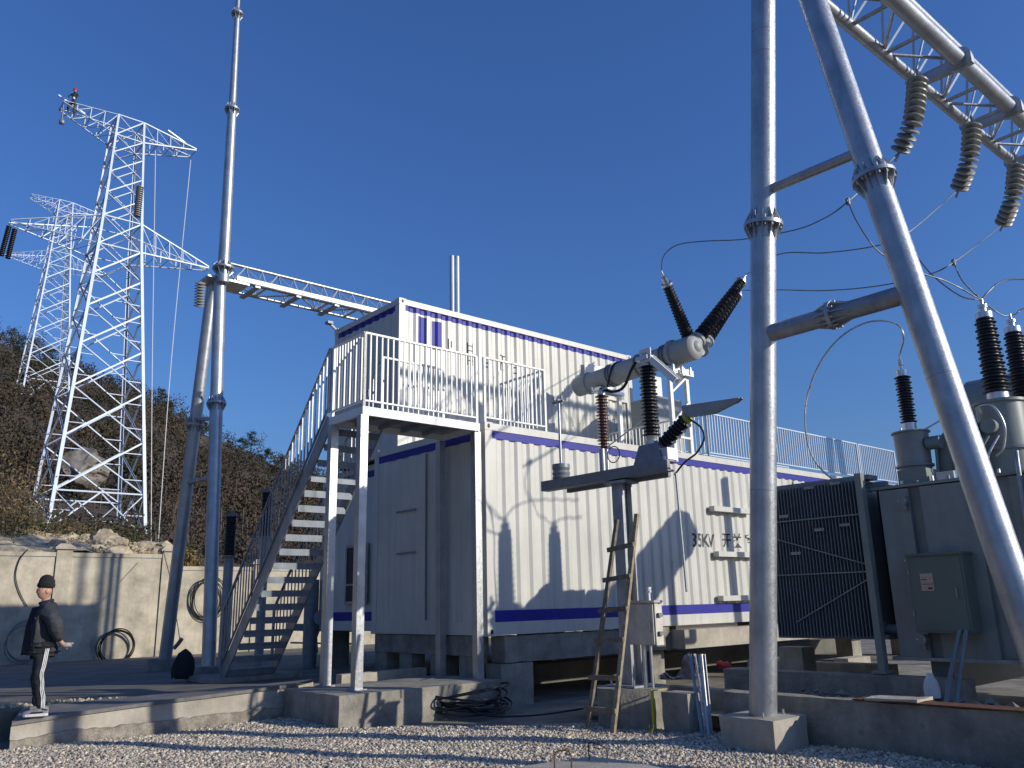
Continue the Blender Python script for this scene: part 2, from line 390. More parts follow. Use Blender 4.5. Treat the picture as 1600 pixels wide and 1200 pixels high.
# ------------------------------------------------------------------ gravel: real stones
def gravel():
    N = 110000
    pts = []
    poly = [(1.0,13.0),(2.4,12.45),(6.3,12.4),(6.3,10.5),(9.0,8.2),(9.0,5.9),(9.0,1.5),(6.5,1.5),(5.2,4.5),(3.0,8.5),(1.0,10.5)]
    P = np.array(poly); cnt = 0; acc = []
    while cnt < N:
        q = np.column_stack([RNG.uniform(1.0,9.05,N*2), RNG.uniform(1.5,13.0,N*2)])
        ins = np.zeros(len(q), bool); j = len(P)-1
        for i in range(len(P)):
            c = ((P[i,1] > q[:,1]) != (P[j,1] > q[:,1])) & (q[:,0] < (P[j,0]-P[i,0])*(q[:,1]-P[i,1])/(P[j,1]-P[i,1]+1e-12)+P[i,0])
            ins ^= c; j = i
        q = q[ins]; acc.append(q); cnt += len(q)
    q = np.concatenate(acc)[:N]
    base = np.array([(1,0,0),(-1,0,0),(0,1,0),(0,-1,0),(0,0,1),(0,0,-1)], float)
    tri = np.array([(0,2,4),(2,1,4),(1,3,4),(3,0,4),(2,0,5),(1,2,5),(3,1,5),(0,3,5)])
    s = RNG.uniform(.55,1.0,(N,1))**2.2*.030+.004*np.array([[1,1,1]])*RNG.uniform(.6,1.35,(N,3)); s[:,2] *= .75
    ang = RNG.uniform(0,2*PI,N); ti = RNG.uniform(-.7,.7,N)
    v = base[None]*s[:,None,:] + RNG.normal(0,.0028,(N,6,3))
    ct, st = np.cos(ti)[:,None], np.sin(ti)[:,None]
    x, z = v[...,0]*ct - v[...,2]*st, v[...,0]*st + v[...,2]*ct; y = v[...,1].copy()
    ca, sa = np.cos(ang)[:,None], np.sin(ang)[:,None]
    X = x*ca - y*sa + q[:,0:1]; Y = x*sa + y*ca + q[:,1:2]
    wav = .022*np.sin(q[:,0]*2.3+q[:,1]*1.1) + .02*np.sin(q[:,1]*3.1-q[:,0]*.7)
    # the heap of stones thins out against the shaded trampled strip
    Z = z + (-.018 + wav*.5 + RNG.uniform(0,.02,N))[:,None]
    vv = np.stack([X,Y,Z],-1).reshape(-1,3)
    ff = (tri[None] + (np.arange(N)*6)[:,None,None]).reshape(-1,3)
    me = bpy.data.meshes.new('gravel'); me.vertices.add(len(vv)); me.vertices.foreach_set('co', vv.ravel())
    me.loops.add(ff.size); me.loops.foreach_set('vertex_index', ff.ravel().astype(np.int32))
    me.polygons.add(len(ff)); me.polygons.foreach_set('loop_start', np.arange(0,ff.size,3,dtype=np.int32))
    try: me.polygons.foreach_set('loop_total', np.full(len(ff),3,dtype=np.int32))
    except Exception: pass
    me.update(calc_edges=True); me.validate()
    M = bpy.data.materials.new('crushed_stone'); M.use_nodes = True
    Nn = M.node_tree.nodes; L = M.node_tree.links; B = Nn['Principled BSDF']; B.inputs['Roughness'].default_value = .9
    gm = Nn.new('ShaderNodeNewGeometry'); rp = Nn.new('ShaderNodeValToRGB'); L.new(gm.outputs['Random Per Island'], rp.inputs[0])
    e = rp.color_ramp.elements; e[0].color = (.15,.135,.115,1); e[1].color = (.80,.71,.54,1)
    for p_, c in ((.22,(.36,.32,.26,1)),(.45,(.60,.52,.38,1)),(.62,(.30,.275,.23,1)),(.74,(.50,.37,.28,1)),(.88,(.70,.62,.48,1))): k = e.new(p_); k.color = c
    L.new(rp.outputs[0], B.inputs['Base Color'])
    part('gravel', me, M, kind='stuff')
    bed = MB(); bed.add([(x,y,-.035) for x,y in poly], [tuple(range(len(poly)))[::-1]])
    bm_ = part('gravel_bed', bed, mat('stone_dust', (.26,.245,.22), .95, 0, .3, 40, .8, 60)); bm_['kind'] = 'structure'
gravel()

# ------------------------------------------------------------------ corrugated containers
def corr_pts(a, b, pitch=.30, d=.045, start=None):
    """(pos, depth) pairs; depth 0 = outer face, d = recessed"""
    seq = []; x = a; seq.append((a, 0))
    f = pitch*.30; sl = pitch*.20
    while x + pitch <= b + 1e-6:
        seq += [(x+f, 0), (x+f+sl, d), (x+2*f+sl, d), (x+2*f+2*sl, 0)]; x += pitch
    if seq[-1][0] < b-1e-4: seq.append((b, 0))
    return seq
def corr_panel(axis, a, b, z0, z1, pos, sign, pitch=.30, d=.045, zs=None):
    """axis 'x': runs along x on plane y=pos, outward normal -y when sign=-1"""
    P = corr_pts(a, b, pitch, d); zs = zs or [z0, z1]; vs = []
    for z in zs:
        for t, dd in P:
            w = pos - sign*dd
            vs.append((t, w, z) if axis == 'x' else (w, t, z))
    n = len(P); fs = []
    for j in range(len(zs)-1):
        for i in range(n-1):
            f = (j*n+i, j*n+i+1, (j+1)*n+i+1, (j+1)*n+i)
            fs.append(f if ((axis == 'x') == (sign < 0)) else f[::-1])
    return MB().add(vs, fs)

def container(name, label, x0, x1, y0, y1, z0, z1, stripes=(), group=None, pitch=.30, end_flat=False, top_blue=(.13,.27), bot_blue=(.21,.40), casting=True, blue_corr=False, plain_end=False, rib=.045):
    t = thing(name, label, 'container', (x0, y0, z0), group)
    pw = .16; tr = .13; br = .21
    # posts
    for x in (x0, x1-pw):
        for y in (y0, y1-pw):
            part('corner_post', MB().box((x, y, z0+.0), (x+pw, y+pw, z1-tr)), cream, t)
    # rails
    for y in (y0, y1-.10):
        part('top_rail', MB().box((x0, y-.004, z1-tr), (x1, y+.104, z1)), cream, t)
        part('bottom_rail', MB().box((x0+pw, y+.004, z0), (x1-pw, y+.1, z0+br)), cream, t)
    for x in (x0, x1-.10):
        part('top_rail', MB().box((x+.002, y0+.105, z1-tr), (x+.098, y1-.105, z1)), cream, t)
        part('bottom_rail', MB().box((x+.004, y0+pw, z0), (x+.1, y1-pw, z0+br)), cream, t)
    part('roof', MB().box((x0+.1, y0+.105, z1-.06), (x1-.1, y1-.105, z1-.015)), cream, t)
    part('floor', MB().box((x0+.1, y0+.1, z0+.05), (x1-.1, y1-.1, z0+.15)), galv_dull, t)
    # corner castings with their oval holes
    for x, y in ((x0,y0),(x1,y0),(x0,y1),(x1,y1)):
        for z in (z1, z0):
            sx = 1 if x == x0 else -1; sy = 1 if y == y0 else -1
            a = (min(x-sx*.008, x+sx*.17), min(y-sy*.008, y+sy*.15)); b = (max(x-sx*.008, x+sx*.17), max(y-sy*.008, y+sy*.15))
            zz = (z-.125, z+.012) if z == z1 else (z-.012, z+.125)
            c = part('corner_casting', MB().box((*a, zz[0]), (*b, zz[1])), cream, t)
            if y == y0:
                hm = MB(); cx = (a[0]+b[0])/2; cz = (zz[0]+zz[1])/2
                hm.v = []; k = 14
                hm.add([(cx+.03*math.cos(2*PI*i/k), a[1]-.002, cz+.042*math.sin(2*PI*i/k)) for i in range(k)], [tuple(range(k))])
                part('casting_hole', hm, black_ink, c)
    zb = z0+br; zt = z1-tr
    bb = [z0+bot_blue[0], z0+bot_blue[1]] if bot_blue else []
    tb = [z1-top_blue[1], z1-top_blue[0]] if top_blue else []
    def side(axis, a, b, pos, sign):
        lo = zb; hi = zt
        if bot_blue and (axis == 'x' or not plain_end):
            part('blue_stripe', corr_panel(axis, a, b, bb[0], bb[1], pos, sign, pitch, rib) if blue_corr else
                 (MB().box((a, pos-.004 if sign<0 else pos-.05, bb[0]), (b, pos+.05 if sign<0 else pos+.004, bb[1])) if axis == 'x' else
                  MB().box((pos-.004 if sign<0 else pos-.05, a, bb[0]), (pos+.05 if sign<0 else pos+.004, b, bb[1]))), blue_p, t); lo = bb[1]
        if top_blue:
            part('blue_stripe', corr_panel(axis, a, b, tb[0], tb[1], pos, sign, pitch, rib) if blue_corr else
                 (MB().box((a, pos-.002 if sign<0 else pos-.05, tb[0]), (b, pos+.05 if sign<0 else pos+.002, tb[1])) if axis == 'x' else
                  MB().box((pos-.002 if sign<0 else pos-.05, a, tb[0]), (pos+.05 if sign<0 else pos+.002, b, tb[1]))), blue_p, t); hi = tb[0]
        part('side_panel' if axis == 'x' else 'end_panel', corr_panel(axis, a, b, lo, hi, pos, sign, pitch if axis == 'x' or not end_flat else .42, rib if axis == 'x' or not end_flat else .018), cream, t)
    side('x', x0+pw, x1-pw, y0+.012, -1)
    side('x', x0+pw, x1-pw, y1-.012, 1)
    side('y', y0+pw, y1-pw, x0+.012, -1)
    side('y', y0+pw, y1-pw, x1-.012, 1)
    return t

X0, Y0, ZB, ZT = 9.12, 11.23, 1.08, 4.69
low = container('switchgear_container', 'cream corrugated container at ground level with blue stripes and black 35KV lettering', X0, 24.9, Y0, 14.87, ZB, ZT, end_flat=True, plain_end=True, rib=.030)
rear = container('switchgear_container', 'shaded cream container behind the stair, at the back of the lettered container', 9.9, 17.6, 15.0, 18.5, ZB, ZT, end_flat=True)
up = container('switchgear_container', 'upper cream corrugated container stacked above, behind the white balcony railings', 9.7, 17.42, 14.9, 17.78, 4.74, 8.24,
               top_blue=(.13,.26), bot_blue=None, blue_corr=True, pitch=.30, rib=.036)

def wrap_on_corr(me, a, b, pos, pitch=.30, d=.045, eps=.007):
    """lay flat lettering (x,z plane) onto the ribs"""
    bm = bmesh.new(); bm.from_mesh(me); bmesh.ops.triangulate(bm, faces=bm.faces[:])
    P = corr_pts(a, b, pitch, d)
    xs = [v.co.x for v in bm.verts]; lo, hi = min(xs), max(xs)
    for t, _ in P:
        if lo < t < hi:
            bmesh.ops.bisect_plane(bm, geom=bm.verts[:]+bm.edges[:]+bm.faces[:], plane_co=(t,0,0), plane_no=(1,0,0), dist=1e-6)
    for v in bm.verts:
        for (t0,d0),(t1,d1) in zip(P, P[1:]):
            if t0 <= v.co.x <= t1+1e-6:
                v.co.y = pos + d0+(d1-d0)*(v.co.x-t0)/max(1e-6,t1-t0) - eps; break
    bm.to_mesh(me); bm.free(); me.update()
def lettering(txt, size, x, z, parent, a, b, pos, name='lettering', m_=None, sx=1.0):
    cu = bpy.data.curves.new('t', 'FONT'); cu.body = txt; cu.size = size; cu.offset = .0045
    ob = bpy.data.objects.new('t', cu); COL.objects.link(ob)
    dg = bpy.context.evaluated_depsgraph_get(); dg.update()
    me = bpy.data.meshes.new_from_object(ob.evaluated_get(dg)); bpy.data.objects.remove(ob)
    for v in me.vertices: v.co = V((x+v.co.x*sx, 0, z+v.co.y))
    me.update(); wrap_on_corr(me, a, b, pos, d=.030)
    me.materials.clear()
    return part(name, me, m_ or black_ink, parent)
la, lb_, lp = X0+.16, 24.9-.16, Y0+.012
lettering('35KV', .40, 14.80, 2.68, low, la, lb_, lp, sx=.86)
for i, (ch, px) in enumerate((('开',15.86),('关',16.28),('室',16.74))):
    lettering(ch, .34, px, 2.72, low, la, lb_, lp, sx=.98)
# faint marks and blue logo panel on the upper container
ua, ub, upz = 9.7+.16, 17.42-.16, 14.912
bm_ = MB(); bm_.add([(10.22,0,7.28),(10.45,0,7.28),(10.45,0,7.93),(10.22,0,7.93)], [(0,1,2,3)]); bm_.add([(10.62,0,7.22),(10.88,0,7.22),(10.88,0,7.90),(10.62,0,7.90)], [(0,1,2,3)]); me = bm_.mesh('logo'); wrap_on_corr(me, ua, ub, upz, d=.036, eps=.003)
part('blue_logo_panel', me, blue_p, up)
def stroke_mark(strokes, x, z):
    b_ = MB()
    for (x0,z0,x1,z1) in strokes: b_.add([(x+x0,0,z+z0),(x+x1,0,z+z0),(x+x1,0,z+z1),(x+x0,0,z+z1)], [(0,1,2,3)])
    me = b_.mesh('mark'); wrap_on_corr(me, ua, ub, upz, d=.036, eps=.004); part('painted_mark', me, black_ink, up)
stroke_mark([(0,0,.03,.3),(.03,0,.12,.03),(.08,.1,.11,.25)], 11.05, 7.25)
stroke_mark([(0,0,.02,.55),(.16,0,.18,.55),(.02,.1,.16,.12),(.02,.22,.16,.24),(.02,.34,.16,.36),(.02,.46,.16,.48)], 11.62, 7.02)
stroke_mark([(0,0,.05,.03),(.08,.1,.12,.13),(.03,.2,.16,.23),(.12,.32,.16,.36)], 12.12, 6.95)
stroke_mark([(0,.36,.18,.39),(.09,.2,.12,.36),(0,.17,.12,.2),(.0,.0,.03,.17)], 12.62, 7.05)
stroke_mark([(0,0,.12,.03),(0,.14,.12,.17),(0,.28,.12,.31)], 13.05, 6.9)
# white sign plate, door outline and handle on the upper container
p0, p1 = AY(913,567,14.86), AY(940,571,14.86)
part('sign_plate', MB().box((p0.x,14.85,p0.z-.36),(p1.x,14.875,p0.z)), white_p, up)
part('door_frame', MB().box((16.3,14.86,4.9),(16.36,14.9,6.9)).box((17.12,14.86,4.9),(17.18,14.9,6.9)).box((16.36,14.86,6.84),(17.12,14.9,6.9)), cream, up)
part('door_handle', MB().tube([(16.5,14.88,5.9),(16.5,14.8,5.9),(16.5,14.8,6.3),(16.5,14.88,6.3)], .014), galv, up)
# end doors of the lower container: lock rods, hinges, vent frame
part('door_seam', MB().box((X0-.012,13.0,ZB+.25),(X0+.005,13.03,ZT-.3)), grey_steel, low)
for z in (3.35, 2.55):
    part('door_trim', MB().box((X0-.02,13.35,z),(X0+.0,14.0,z+.03)), grey_steel, low)
# brackets on the right part of the side wall
for z, xa in ((3.45,15.44),(2.47,15.47),(1.535,15.5)):
    part('wall_bracket', MB().box((xa,11.08,z),(16.95,11.225,z+.11)), cream, low)
for x in (19.0, 21.5): part('panel_joint', MB().box((x,11.20,ZB+.42),(x+.12,11.24,ZT-.3)), cream, low)
# low lamp over the left eave of the upper container
part('eave_lamp', MB().bar((9.62,17.6,8.2),(9.45,17.6,8.32),.05).box((9.36,17.52,8.3),(9.5,17.68,8.36)), grey_steel, up)

# foundations
def footing(name, a, b, label, grp='concrete footings under the containers', m_=conc_old):
    return solo(name, MB().box(a, b), m_, label, 'concrete footing', grp)
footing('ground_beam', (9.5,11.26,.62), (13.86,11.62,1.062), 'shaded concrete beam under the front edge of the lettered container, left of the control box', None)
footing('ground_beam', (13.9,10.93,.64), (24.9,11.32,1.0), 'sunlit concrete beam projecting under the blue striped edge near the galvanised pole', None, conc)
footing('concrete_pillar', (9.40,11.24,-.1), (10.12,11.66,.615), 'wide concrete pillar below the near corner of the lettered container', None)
fd = thing('foundation_wall', 'shaded concrete foundation wall with openings below the container end', 'concrete footing', (9.2,11.7,0))
part('beam', MB().box((9.16,11.68,.74),(9.5,14.8,1.065)), conc_old, fd)
for y in (11.7, 12.55, 13.55, 14.4): part('pier', MB().box((9.18,y,-.05),(9.48,y+.4,.735)), conc_old, fd)
for x in (13.3, 17.3, 21.2, 24.2):
    o = footing('concrete_pillar', (x,11.35,-.1), (x+.45,11.8,.615), 'concrete pillar under the container seen below its front beam', 'pillars under the long container')
for x, y in ((10.0,15.1),(10.0,18.0),(13.5,15.1),(13.5,18.0),(17.0,15.1),(17.0,18.0),(13.4,14.3),(17.4,14.3),(21.2,14.3),(24.2,14.3)):
    footing('concrete_pillar', (x,y,-.1), (x+.45,y+.45,1.06), 'concrete pillar in the dark space below the rear containers', 'pillars in the dark space below the containers')

# ------------------------------------------------------------------ railings, balcony and stair
def railing(t, p, q, h, sp=.11, m_=white_p, bw=.022, post=.045, foot=.10, ends=(True, True)):
    p = V(p); q = V(q); L = (q-p).length; up = V((0,0,1))
    bar('top_rail', t, p+up*h, q+up*h, .045, .03, m_)
    bar('bottom_rail', t, p+up*foot, q+up*foot, .035, .025, m_)
    if ends[0]: bar('post', t, p, p+up*h, post, post, m_)
    if ends[1]: bar('post', t, q, q+up*h, post, post, m_)
    n = int(round(V((q.x-p.x, q.y-p.y, 0)).length/sp))
    for i in range(1, n):
        c = p + (q-p)*(i/n)
        bar('baluster', t, c+up*foot, c+up*(h-.01), bw, bw, m_)
PF = 4.64
bal = thing('balcony', 'white steel balcony landing on square posts at the head of the stair', 'balcony', (6.65,11.25,.44))
for a, b in (((6.65,11.25),(9.0,11.25)),((6.65,12.27),(9.0,12.27))):
    part('edge_channel', MB().box((a[0],a[1]-.03,PF-.13),(b[0],a[1]+.03,PF+.01)), white_p, bal)
for x in (6.68, 8.97): part('edge_channel', MB().box((x-.03,11.282,PF-.13),(x+.03,12.238,PF+.01)), white_p, bal)
for i in range(5): part('floor_plate', MB().box((6.715+i*.452,11.285,PF-.035),(6.715+i*.452+.44,12.235,PF-.022)), galv, bal)
for x in (7.1, 7.56, 8.02, 8.48): part('joist', MB().box((x,11.285,PF-.10),(x+.05,12.235,PF-.037)), galv_dull, bal)
for x, y in ((6.68,11.27),(6.68,12.2),(8.98,11.32),(8.98,12.36)):
    part('post', MB().box((x-.065,y-.065,.44 if x < 8 else .12),(x+.065,y+.065,PF-.132)), galv, bal)
    part('foot_plate', MB().box((x-.11,y-.11,.425 if x<8 else .1),(x+.11,y+.11,.44 if x<8 else .12)), galv_dull, bal)
rl = thing('balcony_railing', 'white balcony railing round the stair landing, over the two left square posts', 'railing', (6.68,11.25,PF))
railing(rl, (6.68,11.25,PF+.01), (8.95,11.25,PF+.01), 1.22)
railing(rl, (6.68,11.25,PF+.01), (6.68,12.24,PF+.01), 1.22, .09)
railing(rl, (7.65,12.27,PF+.01), (8.97,12.27,PF+.01), 1.22)
rl2 = thing('roof_railing', 'short white railing panel on the container roof edge beside the balcony', 'railing', (9.15,11.27,ZT))
railing(rl2, (9.15,11.27,ZT), (10.62,11.27,ZT), 1.20)
railing(rl2, (10.62,11.29,ZT), (10.62,12.6,ZT), 1.20)
rl3 = thing('roof_railing', 'long white railing along the container roof, right of the grey breaker tank', 'railing', (15.67,11.27,ZT))
railing(rl3, (15.67,11.27,ZT), (22.6,11.27,ZT), 1.02, .105, galv_lat)
railing(rl3, (15.67,14.6,ZT), (15.67,11.27,ZT), 1.02, .11, white_p)
rl4 = thing('roof_railing', 'end panel of the roof railing above the transformer radiator', 'railing', (22.7,11.27,ZT))
railing(rl4, (22.7,11.27,ZT), (24.85,11.27,ZT), 1.02, .105, galv_lat)
rl5 = thing('roof_railing', 'rear white railing on the roof, seen through the long front railing', 'railing', (17.7,14.8,ZT))
railing(rl5, (17.7,14.8,ZT), (24.85,14.8,ZT), 1.02, .11, galv_lat)

tread_m = mat('stair_tread_zinc', (0.17, 0.20, 0.235), 0.55, 0.35, 0.15, 5, streak=.3)
st = thing('steel_stair', 'open galvanised stair climbing steeply to the white balcony', 'stair', (6.65,16.1,.38))
sa, sb = V((6.67,12.3,PF-.02)), V((6.67,16.15,.42))
for dx in (0, .96):
    bar('stringer', st, sa+V((dx,0,0)), sb+V((dx,0,-.06)), .03, .24, galv_dull)
NT = 18
for i in range(NT):
    f = (i+.6)/NT; c = sa+(sb-sa)*f
    b_ = MB().box((6.69,c.y-.13,c.z-.012),(7.61,c.y+.13,c.z)).box((6.69,c.y-.135,c.z-.115),(7.61,c.y-.13,c.z))
    part('tread', b_, tread_m, st)
sr = thing('stair_railing', 'grey sloping railing on the left side of the open stair', 'railing', (6.63,16.1,.4))
railing(sr, sa+V((-.03,0,.12)), sb+V((-.03,0,.06)), 1.12, .115, galv_dull, .02)
sr2 = thing('stair_railing', 'grey sloping railing on the right side of the open stair', 'railing', (7.65,16.1,.4))
railing(sr2, sa+V((.99,0,.12)), sb+V((.99,0,.06)), 1.12, .14, galv_dull, .02)
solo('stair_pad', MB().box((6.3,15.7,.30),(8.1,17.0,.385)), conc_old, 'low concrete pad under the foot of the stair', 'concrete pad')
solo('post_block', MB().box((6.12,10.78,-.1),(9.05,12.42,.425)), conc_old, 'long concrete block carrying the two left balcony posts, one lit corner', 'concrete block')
solo('concrete_plank', MB().box((7.3,12.8,.36),(9.0,12.98,.53)), conc, 'pale concrete plank lying behind the balcony posts', 'concrete plank')

# ------------------------------------------------------------------ gantries
def flange(parent, c, ax, r, R, m_=galv, ribs=12, bolts=14, hh=.05):
    c = V(c); ax = V(ax).normalized()
    f = part('flange', MB().cyl(c-ax*.022, c-ax*.001, R, n=28).cyl(c+ax*.001, c+ax*.022, R, n=28), m_, parent, smooth=30)
    u = V((0,1,0)) if abs(ax.y) < .8 else V((1,0,0)); x = ax.cross(u).normalized(); y = ax.cross(x)
    b = MB()
    for k in range(ribs):
        a = 2*PI*k/ribs; d = x*math.cos(a)+y*math.sin(a); e = ax.cross(d)*.005
        for s in (-1, 1):
            o1 = c+ax*(s*.023); vs = [o1+d*r, o1+d*(R-.01), o1+d*(r+.005)+ax*(s*.17), o1+d*(R-.01)+ax*(s*.03)]
            b.add([v+e for v in (vs[0],vs[1],vs[3],vs[2])]+[v-e for v in (vs[0],vs[1],vs[3],vs[2])], [(0,1,2,3),(7,6,5,4),(0,4,5,1),(1,5,6,2),(2,6,7,3)])
    part('gusset', b, m_, f)
    b = MB()
    for k in range(bolts):
        a = 2*PI*(k+.5)/bolts; d = (x*math.cos(a)+y*math.sin(a))*((r+R)/2+.012)
        b.cyl(c+d-ax*.06, c+d+ax*.07, .013, n=6)
    part('bolt', b, m_, f)
def pipe(parent, p, q, r, m_=galv, name='leg', r2=None, n=28):
    return part(name, MB().cyl(p, q, r, r2, n), m_, parent, smooth=40)

XG = 8.6
g1 = thing('pipe_gantry', 'near galvanised A-frame gantry of two leaning pipes with cross ties', 'gantry', (XG,4.4,.3), 'pipe A-frame gantries')
A1, B1 = V((XG,5.75,.33)), V((XG,4.60,10.5)); A2, B2 = V((XG,2.72,.1)), V((XG,4.42,10.5))
def on(p, q, z): return p+(q-p)*((z-p.z)/(q.z-p.z))
pipe(g1, A1, B1, .152); pipe(g1, A2, B2, .152)
z1 = AX(1193,352,XG).z; z2 = AX(1360,281,XG).z
flange(g1, on(A1,B1,z1), B1-A1, .152, .235); flange(g1, on(A2,B2,z2), B2-A2, .152, .235)
t1a, t1b = on(A1,B1,AX(1200,297,XG).z), on(A2,B2,AX(1330,243,XG).z); pipe(g1, t1a, t1b, .06, name='tie')
t2a, t2b = on(A1,B1,AX(1200,522,XG).z), on(A2,B2,AX(1402,463,XG).z); pipe(g1, t2a, t2b, .105, galv_dull, 'tie')
mid = (t2a+t2b)/2
flange(g1, mid, t2b-t2a, .105, .165, ribs=8, bolts=8)
for a_, b_, zz in ((A1,B1,AX(1193,766,XG).z),(A1,B1,AX(1193,52,XG).z),(A1,B1,AX(1193,86,XG).z),(A2,B2,AX(1465,590,XG).z),(A2,B2,.9)):
    c = on(a_,b_,zz); d = (b_-a_).normalized(); part('weld_seam', MB().lathe(c-d*.006, c+d, [(0,.150),(.003,.1545),(.009,.1545),(.012,.150)], 28), galv_dull, g1, smooth=50)
part('head_plate', MB().box((XG-.3,4.2,10.3),(XG+.3,4.85,10.34)), galv, g1)
solo('gantry_footing', MB().box((8.28,5.42,-.1),(8.95,6.12,.33)), conc, 'sunlit corner concrete footing block under the left pipe of the near gantry', 'concrete footing')
solo('gantry_footing', MB().box((8.25,2.3,-.1),(8.95,3.1,.12)), conc, 'concrete footing under the leaning right pipe of the near gantry', 'concrete footing')
for dx in (-.2,.2): part('anchor_bolt', MB().cyl((XG+dx,5.62,.33),(XG+dx,5.62,.38),.015,n=6), galv, g1)

def truss(name, label, yc, z, xa, xb, r1, r2, half, hz, bay=1.15, grp=None, lac=.035):
    t = thing(name, label, 'truss', (xa, yc, z), grp)
    ya, yb = yc+half, yc-half
    pipe(t, (xa,ya,z), (xb,ya,z), r1, name='chord', n=16); pipe(t, (xa,yb,z), (xb,yb,z), r2, name='chord', n=20)
    pipe(t, (xa,yc,z+hz), (xb,yc,z+hz), r1, name='chord', n=16)
    nb = int((xb-xa)/bay)
    for i in range(nb+1):
        x = xa + i*bay
        bar('cross_tube', t, (x,ya,z), (x,yb,z), .07, .07, galv, 'rod')
        if i < nb: bar('diagonal', t, (x,ya,z) if i % 2 else (x,yb,z), (x+bay,yb,z) if i % 2 else (x+bay,ya,z), .055, .055, galv, 'rod')
        for yy in (ya, yb):
            bar('lacing', t, (x,yy,z), (x+bay*.5,yc,z+hz), lac, lac, galv_lat)
            if i < nb: bar('lacing', t, (x+bay*.5,yc,z+hz), (x+bay,yy,z), lac, lac, galv_lat)
            bar('lacing', t, (x,yy,z), (x,yc,z+hz), lac*.8, lac*.8, galv_lat)
    return t
TZ = 10.13
tr1 = truss('gantry_truss', 'big tubular truss beam at top right carrying three insulator strings', 4.57, TZ, 9.2, 25.0, .095, .128, .36, .95, 1.1)
# string plates between the chords
SP = [AY(1437,118,4.93), AY(1519,190,4.93), AY(1588,255,4.93)]
for p in SP:
    bar('string_plate', tr1, (p.x-.25,5.03,TZ-.08), (p.x-.25,4.0,TZ-.08), .12, .16, galv)
    part('clamp_flange', MB().cyl((p.x-.29,4.21,TZ),(p.x-.21,4.21,TZ),.21,n=20), galv, tr1, smooth=30); part('clamp_flange', MB().cyl((p.x-.29,4.93,TZ),(p.x-.21,4.93,TZ),.15,n=20), galv, tr1, smooth=30)
g2 = thing('pipe_gantry', 'far A-frame gantry of the overhead truss standing beyond the transformer', 'gantry', (25.4,4.4,0), 'pipe A-frame gantries')
pipe(g2, (25.4,6.2,0), (25.4,4.6,10.5), .152); pipe(g2, (25.4,2.6,0), (25.4,4.4,10.5), .152); pipe(g2, (25.4,4.5,10.5), (25.4,4.5,19), .14, name='mast')
pipe(g2, (24.6,4.7,9), (24.6,4.7,17), .10, name='mast')  # both masts of this gantry added out of view to throw shadow strips on the yard wall

g3 = thing('pipe_gantry', 'left galvanised A-frame gantry with a tall lightning mast above its head', 'gantry', (7.6,20.9,.3), 'pipe A-frame gantries')
XL = 7.6
a1, b1 = AX(326,1042,XL), AX(344,432,XL); a2, b2 = AX(258,1030,XL), AX(333,440,XL)
a1.z = max(a1.z, .32); 
pipe(g3, a1, b1, .152); 
pipe(g3, a2, b2, .152)
mt = AX(372,0,XL); mb_ = AX(349,425,XL); mdir = mt-mb_
def mp(py): return mb_ + mdir*((425-py)/425.0)
pipe(g3, mp(440), mp(182), .150, name='mast', r2=.118, n=24)
pipe(g3, mp(182), mp(24), .10, name='mast', r2=.075, n=24); pipe(g3, mp(24), mp(-190), .062, name='mast', r2=.04, n=20)
for py, r in ((182,.115),(24,.08)): flange(g3, mp(py), mdir, r, r+.085, ribs=8, bolts=8)
flange(g3, mp(420), mdir, .14, .27, ribs=10, bolts=12)
flange(g3, a1+(b1-a1)*((1042-652)/610.0), b1-a1, .152, .235); flange(g3, a2+(b2-a2)*((1030-672)/590.0), b2-a2, .152, .235)
part('head_plate', MB().box((XL-.35,b1.y-.1,b1.z-.1),(XL+.75,b2.y+.15,b1.z-.05)), galv, g3)
q1, q2 = a1+(b1-a1)*.45, a2+(b2-a2)*.45; pipe(g3, q1, q2, .06, name='tie', m_=galv_dull)
q1, q2 = a1+(b1-a1)*.60, a2+(b2-a2)*.62; pipe(g3, q1, q2, .05, name='tie', m_=galv_dull)
for a in (a1, a2):
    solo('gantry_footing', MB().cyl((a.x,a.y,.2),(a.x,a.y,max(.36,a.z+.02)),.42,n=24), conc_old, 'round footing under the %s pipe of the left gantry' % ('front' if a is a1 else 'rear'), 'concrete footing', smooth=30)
YL = b1.y + .9
zc = AY(400,446,YL-.4).z
tl = truss('gantry_truss', 'slim white truss running from the left mast to behind the upper container', YL, zc, 8.15, 18.4, .045, .06, .42, .62, .95, lac=.028)
part('walk_channel', MB().box((8.2,YL-.52,zc-.02),(18.4,YL-.48,zc+.11)), white_p, tl)
for i in range(8): bar('cross_plate', tl, (8.8+i*1.2,YL+.55,zc-.07), (8.8+i*1.2,YL-.5,zc-.07), .14, .05, galv_dull)
g4 = thing('pipe_gantry', 'pair of white mast tubes rising behind the upper container roof', 'gantry', (18.3,YL,0), 'pipe A-frame gantries')
for px, py in ((706,400),(714,401)):
    p = AY(px, py, YL+.1); pipe(g4, (p.x,p.y,0), p, .078, galv_lat, 'mast')

